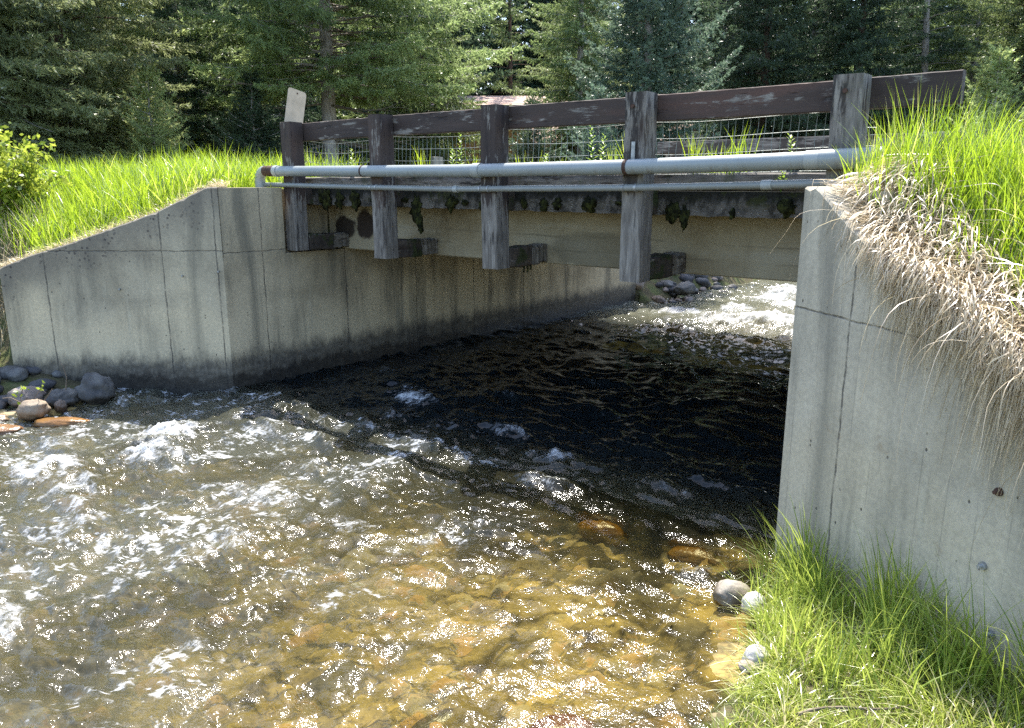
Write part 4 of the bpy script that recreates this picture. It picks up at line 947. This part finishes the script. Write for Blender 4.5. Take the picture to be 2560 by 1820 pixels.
tuft(3.25, .10, 'sparse grass blades midway between the third and fourth posts', 14, 22, w=.05); tuft(3.70, .14, 'grass tuft leaning on the left of the fourth post', 15, 26, w=.05); tuft(3.83, .20, 'tall grass blades touching the left of the fourth post', 16, 14, w=.02)
tuft(4.36, .17, 'dense bright grass clump just right of the fourth post', 17, 40, w=.035); tuft(4.52, .14, 'first clump of the wide grass patch in the last bay', 18, 30, w=.05); tuft(4.66, .19, 'taller clump of the wide grass patch in the last bay', 19, 34, w=.06)

# ------------------------------------------------------------------ rocks
rk_grey = rock_mat('grey_rock', (.065, .064, .063), (.13, .125, .115), (.05, .048, .046)); rk_tan = rock_mat('tan_rock', (.20, .15, .115), (.31, .25, .20), (.14, .105, .085))
rk_gold = rock_mat('golden_rock', (.34, .17, .030), (.42, .23, .05), (.22, .11, .025)); rk_dark = rock_mat('dark_rock', (.045, .045, .048), (.085, .08, .08), (.035, .034, .036)); rk_pale = rock_mat('pale_rock', (.50, .48, .46), (.60, .58, .55), (.42, .36, .32))
def rock(name, loc, r, mat, label, cat='rock', grp=None, seed=0, rz=0.0, amp=.25, sub=4):
    mb = MB(); lump(mb, (0, 0, 0), r, seed, sub, amp, 2.2)
    o = mb.build(name, mat, None, loc, rz, smooth=True, sharp=180); tag(o, label, cat, grp); return o
G1 = 'boulders at the foot of the far wall'
rock('boulder', (-3.90, 7.00, .10), (.165, .12, .155), rk_grey, 'blue grey angular boulder standing in the shade against the far wall', 'boulder', G1, 1, .3, .32)
rock('boulder', (-4.42, 6.80, .10), (.155, .12, .10), rk_tan, 'pinkish boulder with a sunlit face behind the bare twig', 'boulder', G1, 2, .2)
rock('boulder', (-4.20, 6.52, .06), (.125, .11, .095), rk_tan, 'round tan boulder at the waterline beside the leafy twig', 'boulder', G1, 3, .9, .18)
rock('boulder', (-4.14, 6.86, .07), (.13, .11, .09), rk_grey, 'greyish boulder between the round tan one and the blue grey one', 'boulder', G1, 4, .5)
rock('boulder', (-4.06, 6.69, .035), (.055, .05, .065), rk_tan, 'small light stone leaning on the greyish boulder', 'stone', G1, 5)
rock('boulder', (-3.93, 6.42, -.035), (.24, .10, .055), rk_gold, 'long wet golden rock awash below the round tan boulder', 'boulder', G1, 6, .05, .15)
rock('boulder', (-4.36, 6.22, -.03), (.22, .12, .05), rk_gold, 'flat golden rock awash at the left edge of the creek', 'boulder', G1, 7, .1, .15)
rock('boulder', (-4.52, 6.42, .0), (.14, .09, .05), rk_tan, 'flat tan stone behind the golden rock at the left edge', 'boulder', G1, 8, .1, .15)
rs = np.random.RandomState(8)
for i in range(17):
    x = -4.45 - .95 * rs.rand(); y = 6.75 + .72 * rs.rand(); r = .045 + .05 * rs.rand()
    z = float(ground_h(np.array([x]), np.array([y]))[0])
    rock('stone', (x, y, max(z, .0) + r * .35), (r * 1.35, r, r * .75), (rk_dark, rk_dark, rk_grey)[i % 3], 'small dark stone in the heap at the low end of the far wall', 'stone', 'stones heaped at the low end of the far wall', 20 + i, rs.rand() * 6, .22, 3)
rock('boulder', (.565, 4.50, -.155), (.17, .09, .085), rk_gold, 'golden submerged boulder lit just outside the bridge shadow in mid stream', 'boulder', 'boulders under the water', 50, ROT, .15)
rock('boulder', (1.16, 4.10, -.165), (.27, .10, .085), rk_gold, 'long golden submerged boulder beside the corner of the right wall', 'boulder', 'boulders under the water', 51, ROT + .1, .15)
rock('boulder', (1.09, 3.49, .005), (.095, .08, .07), rock_mat('wet_brown_rock', (.26, .235, .20), (.36, .33, .28), (.18, .16, .13)), 'brownish wet stone at the water edge beside the pale stone', 'stone', None, 52, .4, .14)
rock('boulder', (1.15, 3.32, .05), (.068, .055, .055), rk_pale, 'smooth pale grey stone in the grass at the water edge', 'stone', None, 53, .7, .12)
rock('boulder', (1.02, 2.86, .075), (.065, .050, .048), rk_pale, 'chalky stone half buried in the near bank grass', 'stone', None, 54, .4, .16)
rock('boulder', (.96, 2.80, .075), (.034, .03, .024), rk_tan, 'little brown stone beside the chalky one on the near bank', 'stone', None, 55, .4, .2)
rock('boulder', (.20, 2.62, -.13), (.16, .11, .075), rock_mat('rust_rock', (.22, .08, .04), (.30, .13, .06), (.14, .06, .03)), 'reddish submerged rock near the bottom edge', 'boulder', 'boulders under the water', 56, .2, .2)
rock('boulder', (-.28, 2.82, -.28), (.20, .14, .08), rk_dark, 'dark submerged rock at the bottom of the picture', 'boulder', 'boulders under the water', 57, .5, .2)
# heap of stones on the far bank upstream, seen under the bridge
for i in range(64):
    t = -.75 + 1.35 * rs.rand() ** .9; s = 7.75 + 2.9 * rs.rand(); p = B(t, s); r = .05 + .075 * rs.rand() ** 1.5
    z = float(ground_h(p[:1], p[1:2])[0])
    rock('stone', (p[0], p[1], max(z, -.05) + r * .35), (r * 1.4, r, r * .8), (rk_grey, rk_dark, rk_grey, rk_tan)[i % 4], 'rounded river stone in the heap on the bank seen under the bridge', 'stone', 'stones heaped upstream under the bridge', 80 + i, rs.rand() * 6, .22, 3)
rock('boulder', B(.42, 8.6, .16), (.21, .15, .12), rk_grey, 'largest blue grey stone on top of the heap seen under the bridge', 'boulder', None, 130, .5, .2)

# ------------------------------------------------------------------ twigs, stick, shrub
leaf_mat = leafy('shrub_leaf', (.10, .19, .02), (.36, .42, .06), .55, .08)
def leaf_cards(C, size, rs, mat, name):
    n = len(C); d = unit(rs.randn(n, 3) + np.array([0, 0, .3])); sd = unit(np.cross(d, rs.randn(n, 3))); nn = np.cross(d, sd)
    l = size * (.6 + .8 * rs.rand(n))[:, None]
    V = np.stack([C, C + d * l * .5 + sd * l * .28 + nn * l * .05, C + d * l, C + d * l * .5 - sd * l * .28 + nn * l * .05], 1)
    return mesh_np(name, V.reshape(-1, 3), [np.arange(n * 4).reshape(-1, 4)], mat, {'var': np.repeat(rs.rand(n), 4)})
rs = np.random.RandomState(14)
tw = tag(empty('leafy_twig', (-4.30, 6.55, .05)), 'bare twig with a few bright new leaves standing among the boulders by the far wall', 'twig')
mb = MB(); stems = [[(0, 0, 0), (.06, .02, .07), (.13, .03, .16), (.19, .02, .24)], [(.0, .02, 0), (-.04, .03, .10), (-.02, .05, .18)], [(.10, .05, .02), (.17, .07, .10), (.22, .08, .17)], [(-.05, .05, .05), (-.14, .05, .10), (-.22, .06, .09)], [(.20, .30, .05), (.22, .32, .22), (.20, .32, .33), (.17, .32, .37)]]
for st in stems: mb.tube(st, .004, 5, rr=[.006 - .0013 * k for k in range(len(st))])
mb.build('stem', twig_mat, tw)
C = np.array([(.19, .02, .24), (.185, .02, .235), (.16, .03, .20), (.155, .03, .185), (-.02, .05, .18), (-.03, .05, .17), (-.06, .04, .16), (-.055, .03, .13), (.0, .05, .17), (-.07, .03, .12), (.02, .05, .18), (-.01, .0, .05), (-.02, .0, .03), (-.01, .03, .14)]) 
C = np.concatenate([C, C + rs.randn(len(C), 3) * .01])
obj('leaves', leaf_cards(C, .035, rs, leaf_mat, 'twig_leaves'), tw)
mb = MB(); q = np.linspace(0, 1, 9)
stick = [(1.02 + .42 * a, 2.40 + .02 * math.sin(a * 6), float(ground_h(np.array([1.02 + .42 * a]), np.array([2.4]))[0]) + .06) for a in q]
mb.tube(stick, .006, 6, rr=list(.007 - .004 * q))
tag(mb.build('dry_stick', twig_mat), 'thin dry stick lying across the near bank grass', 'stick')
mb = MB(); stick = [(1.02 + .10 * a, 2.02 + .05 * a, float(ground_h(np.array([1.05]), np.array([2.05]))[0]) + .07 + .03 * a) for a in q]
mb.tube(stick, .009, 7, rr=list(.010 - .003 * q)); tag(mb.build('dry_stick', twig_mat), 'short thick piece of dead stick at the bottom edge of the near bank', 'stick')
sh = tag(empty('leafy_shrub', (-5.75, 8.9, 1.45)), 'yellow green leafy shrub at the left edge beside the bank grass', 'shrub')
mb = MB(); C = []
for i in range(60):
    a = rs.rand() * 6.28; rr_ = .10 + .70 * rs.rand(); hh_ = .55 + .75 * rs.rand() * (1.1 - .5 * rr_)
    q = np.linspace(0, 1, 6); p = np.stack([math.cos(a) * rr_ * q, math.sin(a) * rr_ * q, hh_ * (q * 1.25 - .25 * q * q)], 1)
    mb.tube(p, .005, 4, False, rr=list(.007 * (1 - .8 * q)))
    for k in range(120):
        f = .2 + .75 * rs.rand(); j = f * 5; j0 = min(4, int(j)); C.append(p[j0] + (p[j0 + 1] - p[j0]) * (j - j0) + rs.randn(3) * .05)
mb.build('stems', twig_mat, sh)
obj('foliage', leaf_cards(np.array(C), .062, rs, leaf_mat, 'shrub_leaves'), sh)
# dead brush below the shrub
n = 900; x = -6.3 + 1.2 * rs.rand(n); y = 7.6 + 1.2 * rs.rand(n); P = np.stack([x, y, ground_h(x, y)], 1)
tag(obj('dry_grass', blades('dead_brush', P, .25 + .3 * rs.rand(n), .005 + .004 * rs.rand(n), rs.rand(n) * 6.28, .3 + .8 * rs.rand(n), straw_mat, rs, rs.rand(n) * .7)), 'dead brown brush under the shrub at the left edge', 'dry grass', kind='stuff')
# straw matted along the coping of the left wall
n = 2600; k = 2.3 * rs.rand(n); d = .12 + .28 * rs.rand(n); x = L[0] - k; y = L[1] + d; P = np.stack([x, y, np.interp(k, PL[:, 0], PL[:, 1]) + .34 * np.clip(d - .25, 0, 1) - .01], 1)
tag(obj('dry_grass', blades('wall_straw', P, .05 + .10 * rs.rand(n), .004 + .003 * rs.rand(n), -PI / 2 + rs.randn(n) * 1.1, .9 + .5 * rs.rand(n), straw_mat, rs, rs.rand(n) * .8)), 'thin dry straw matted along the top of the far wall', 'dry grass', kind='stuff')

# ------------------------------------------------------------------ cabins, drive, fence posts
siding = simple('orange_wood_siding', (.48, .24, .075), .7, 0, 3, .25); shingle = soil_mat('pink_shingles', [(.3, (.34, .23, .18)), (.55, (.44, .32, .27)), (.75, (.50, .40, .35))], 8.0)
dark_glass = simple('dark_window', (.02, .02, .022), .2, 0, 4); trim_m = simple('red_brown_trim', (.13, .05, .03), .7, 0, 6)
def cabin(x, y, w, d, ze, zr, rz, label, zb=1.8):
    r = tag(empty('cabin', (x, y, zb), rz), label, 'cabin', 'cabins among the trees'); e = ze - zb; g = zr - zb
    MB().box((-w / 2, 0, -.2), (w / 2, d, e)).build('wall', siding, r)
    mb = MB(); o = .45
    mb.add([(-w / 2 - o, -o, e - .10), (w / 2 + o, -o, e - .10), (w / 2 + o, d / 2, g), (-w / 2 - o, d / 2, g), (w / 2 + o, d + o, e - .10), (-w / 2 - o, d + o, e - .10),
            (-w / 2 - o, -o, e - .22), (w / 2 + o, -o, e - .22), (w / 2 + o, d / 2, g - .12), (-w / 2 - o, d / 2, g - .12), (w / 2 + o, d + o, e - .22), (-w / 2 - o, d + o, e - .22)],
           [(0, 1, 2, 3), (3, 2, 4, 5), (7, 6, 9, 8), (8, 9, 11, 10), (0, 6, 7, 1), (5, 4, 10, 11), (1, 7, 8, 2), (2, 8, 10, 4), (0, 3, 9, 6), (3, 5, 11, 9)])
    mb.build('roof', shingle, r)
    for k in range(max(1, int(w // 1.6))):
        cx_ = -w / 2 + .9 + k * 1.6
        f = MB().box((cx_ - .4, -.05, e - 1.35), (cx_ + .4, .02, e - .45)).build('window', trim_m, r); MB().box((cx_ - .33, -.06, e - 1.28), (cx_ + .33, -.052, e - .52)).build('pane', dark_glass, f)
    return r
cabin(px(1165, 33), 33, 7.2, 6.0, 5.15, 5.75, 0.0, 'orange wooden cabin with pinkish shingle roof glimpsed above the third post')
cabin(px(1410, 26), 26, 5.6, 3.2, 3.35, 3.95, 0.0, 'low shed with pinkish roof glimpsed under the rail through the wire mesh')
pale_post = simple('pale_timber', (.34, .29, .22), .9, 0, 12)
for xd, y, w_, h_, lab in ((977, 17.0, .22, .62, 'wider pale timber stump behind the wire mesh between the second and third posts'), (906, 18.0, .14, .40, 'narrow pale timber stump left of the wider one behind the wire mesh')):
    x = px(xd, y); z = float(ground_h(np.array([x]), np.array([y]))[0])
    tag(MB().beam((-w_ / 2, -w_ / 2, -.2), (w_ / 2, w_ / 2, h_), 'z', 8, .02, .006, .01, int(xd)).build('timber_stump', pale_post, None, (x, y, z), .4), lab, 'stump', 'timber stumps beyond the road')

# ------------------------------------------------------------------ light, sky, camera
SUN_EL, SUN_AZ = rad(59.5), rad(4)                    # azimuth measured clockwise from +Y
sd = Vector((math.sin(SUN_AZ) * math.cos(SUN_EL), math.cos(SUN_AZ) * math.cos(SUN_EL), math.sin(SUN_EL)))
sun = bpy.data.lights.new('sun', 'SUN'); sun.energy = 3.6; sun.angle = rad(.53); sun.color = (1.0, .95, .86)
so = bpy.data.objects.new('sun', sun); COL.objects.link(so); so.rotation_euler = (-sd).to_track_quat('-Z', 'Y').to_euler(); so.location = sd * 60
w = bpy.data.worlds.new('World'); sc.world = w; w.use_nodes = True; nt = w.node_tree
sky = nt.nodes.new('ShaderNodeTexSky'); sky.sky_type = 'NISHITA'; sky.sun_disc = False; sky.sun_elevation = SUN_EL; sky.sun_rotation = SUN_AZ; sky.altitude = 500; sky.dust_density = 2.0; sky.ozone_density = .8
bg = next(n for n in nt.nodes if n.type == 'BACKGROUND'); nt.links.new(sky.outputs[0], bg.inputs[0]); bg.inputs[1].default_value = .15
cam = bpy.data.cameras.new('camera'); cam.sensor_width = 36; cam.lens = 36 * 1726 / 2285; cam.clip_start = .05; cam.clip_end = 2000
co = bpy.data.objects.new('camera', cam); COL.objects.link(co); co.location = (0, 0, 2.0); co.rotation_euler = (rad(90 - 13.174), 0, 0); sc.camera = co
sc.view_settings.view_transform = 'Standard'; sc.view_settings.look = 'None'; sc.view_settings.exposure = 1.92; sc.view_settings.gamma = 1
sc.render.engine = 'CYCLES'; sc.cycles.max_bounces = 8; sc.cycles.transparent_max_bounces = 12; sc.cycles.transmission_bounces = 6; sc.cycles.caustics_reflective = False; sc.cycles.caustics_refractive = False
sc.cycles.sample_clamp_indirect = 4; sc.cycles.sample_clamp_direct = 24; sc.cycles.use_denoising = False
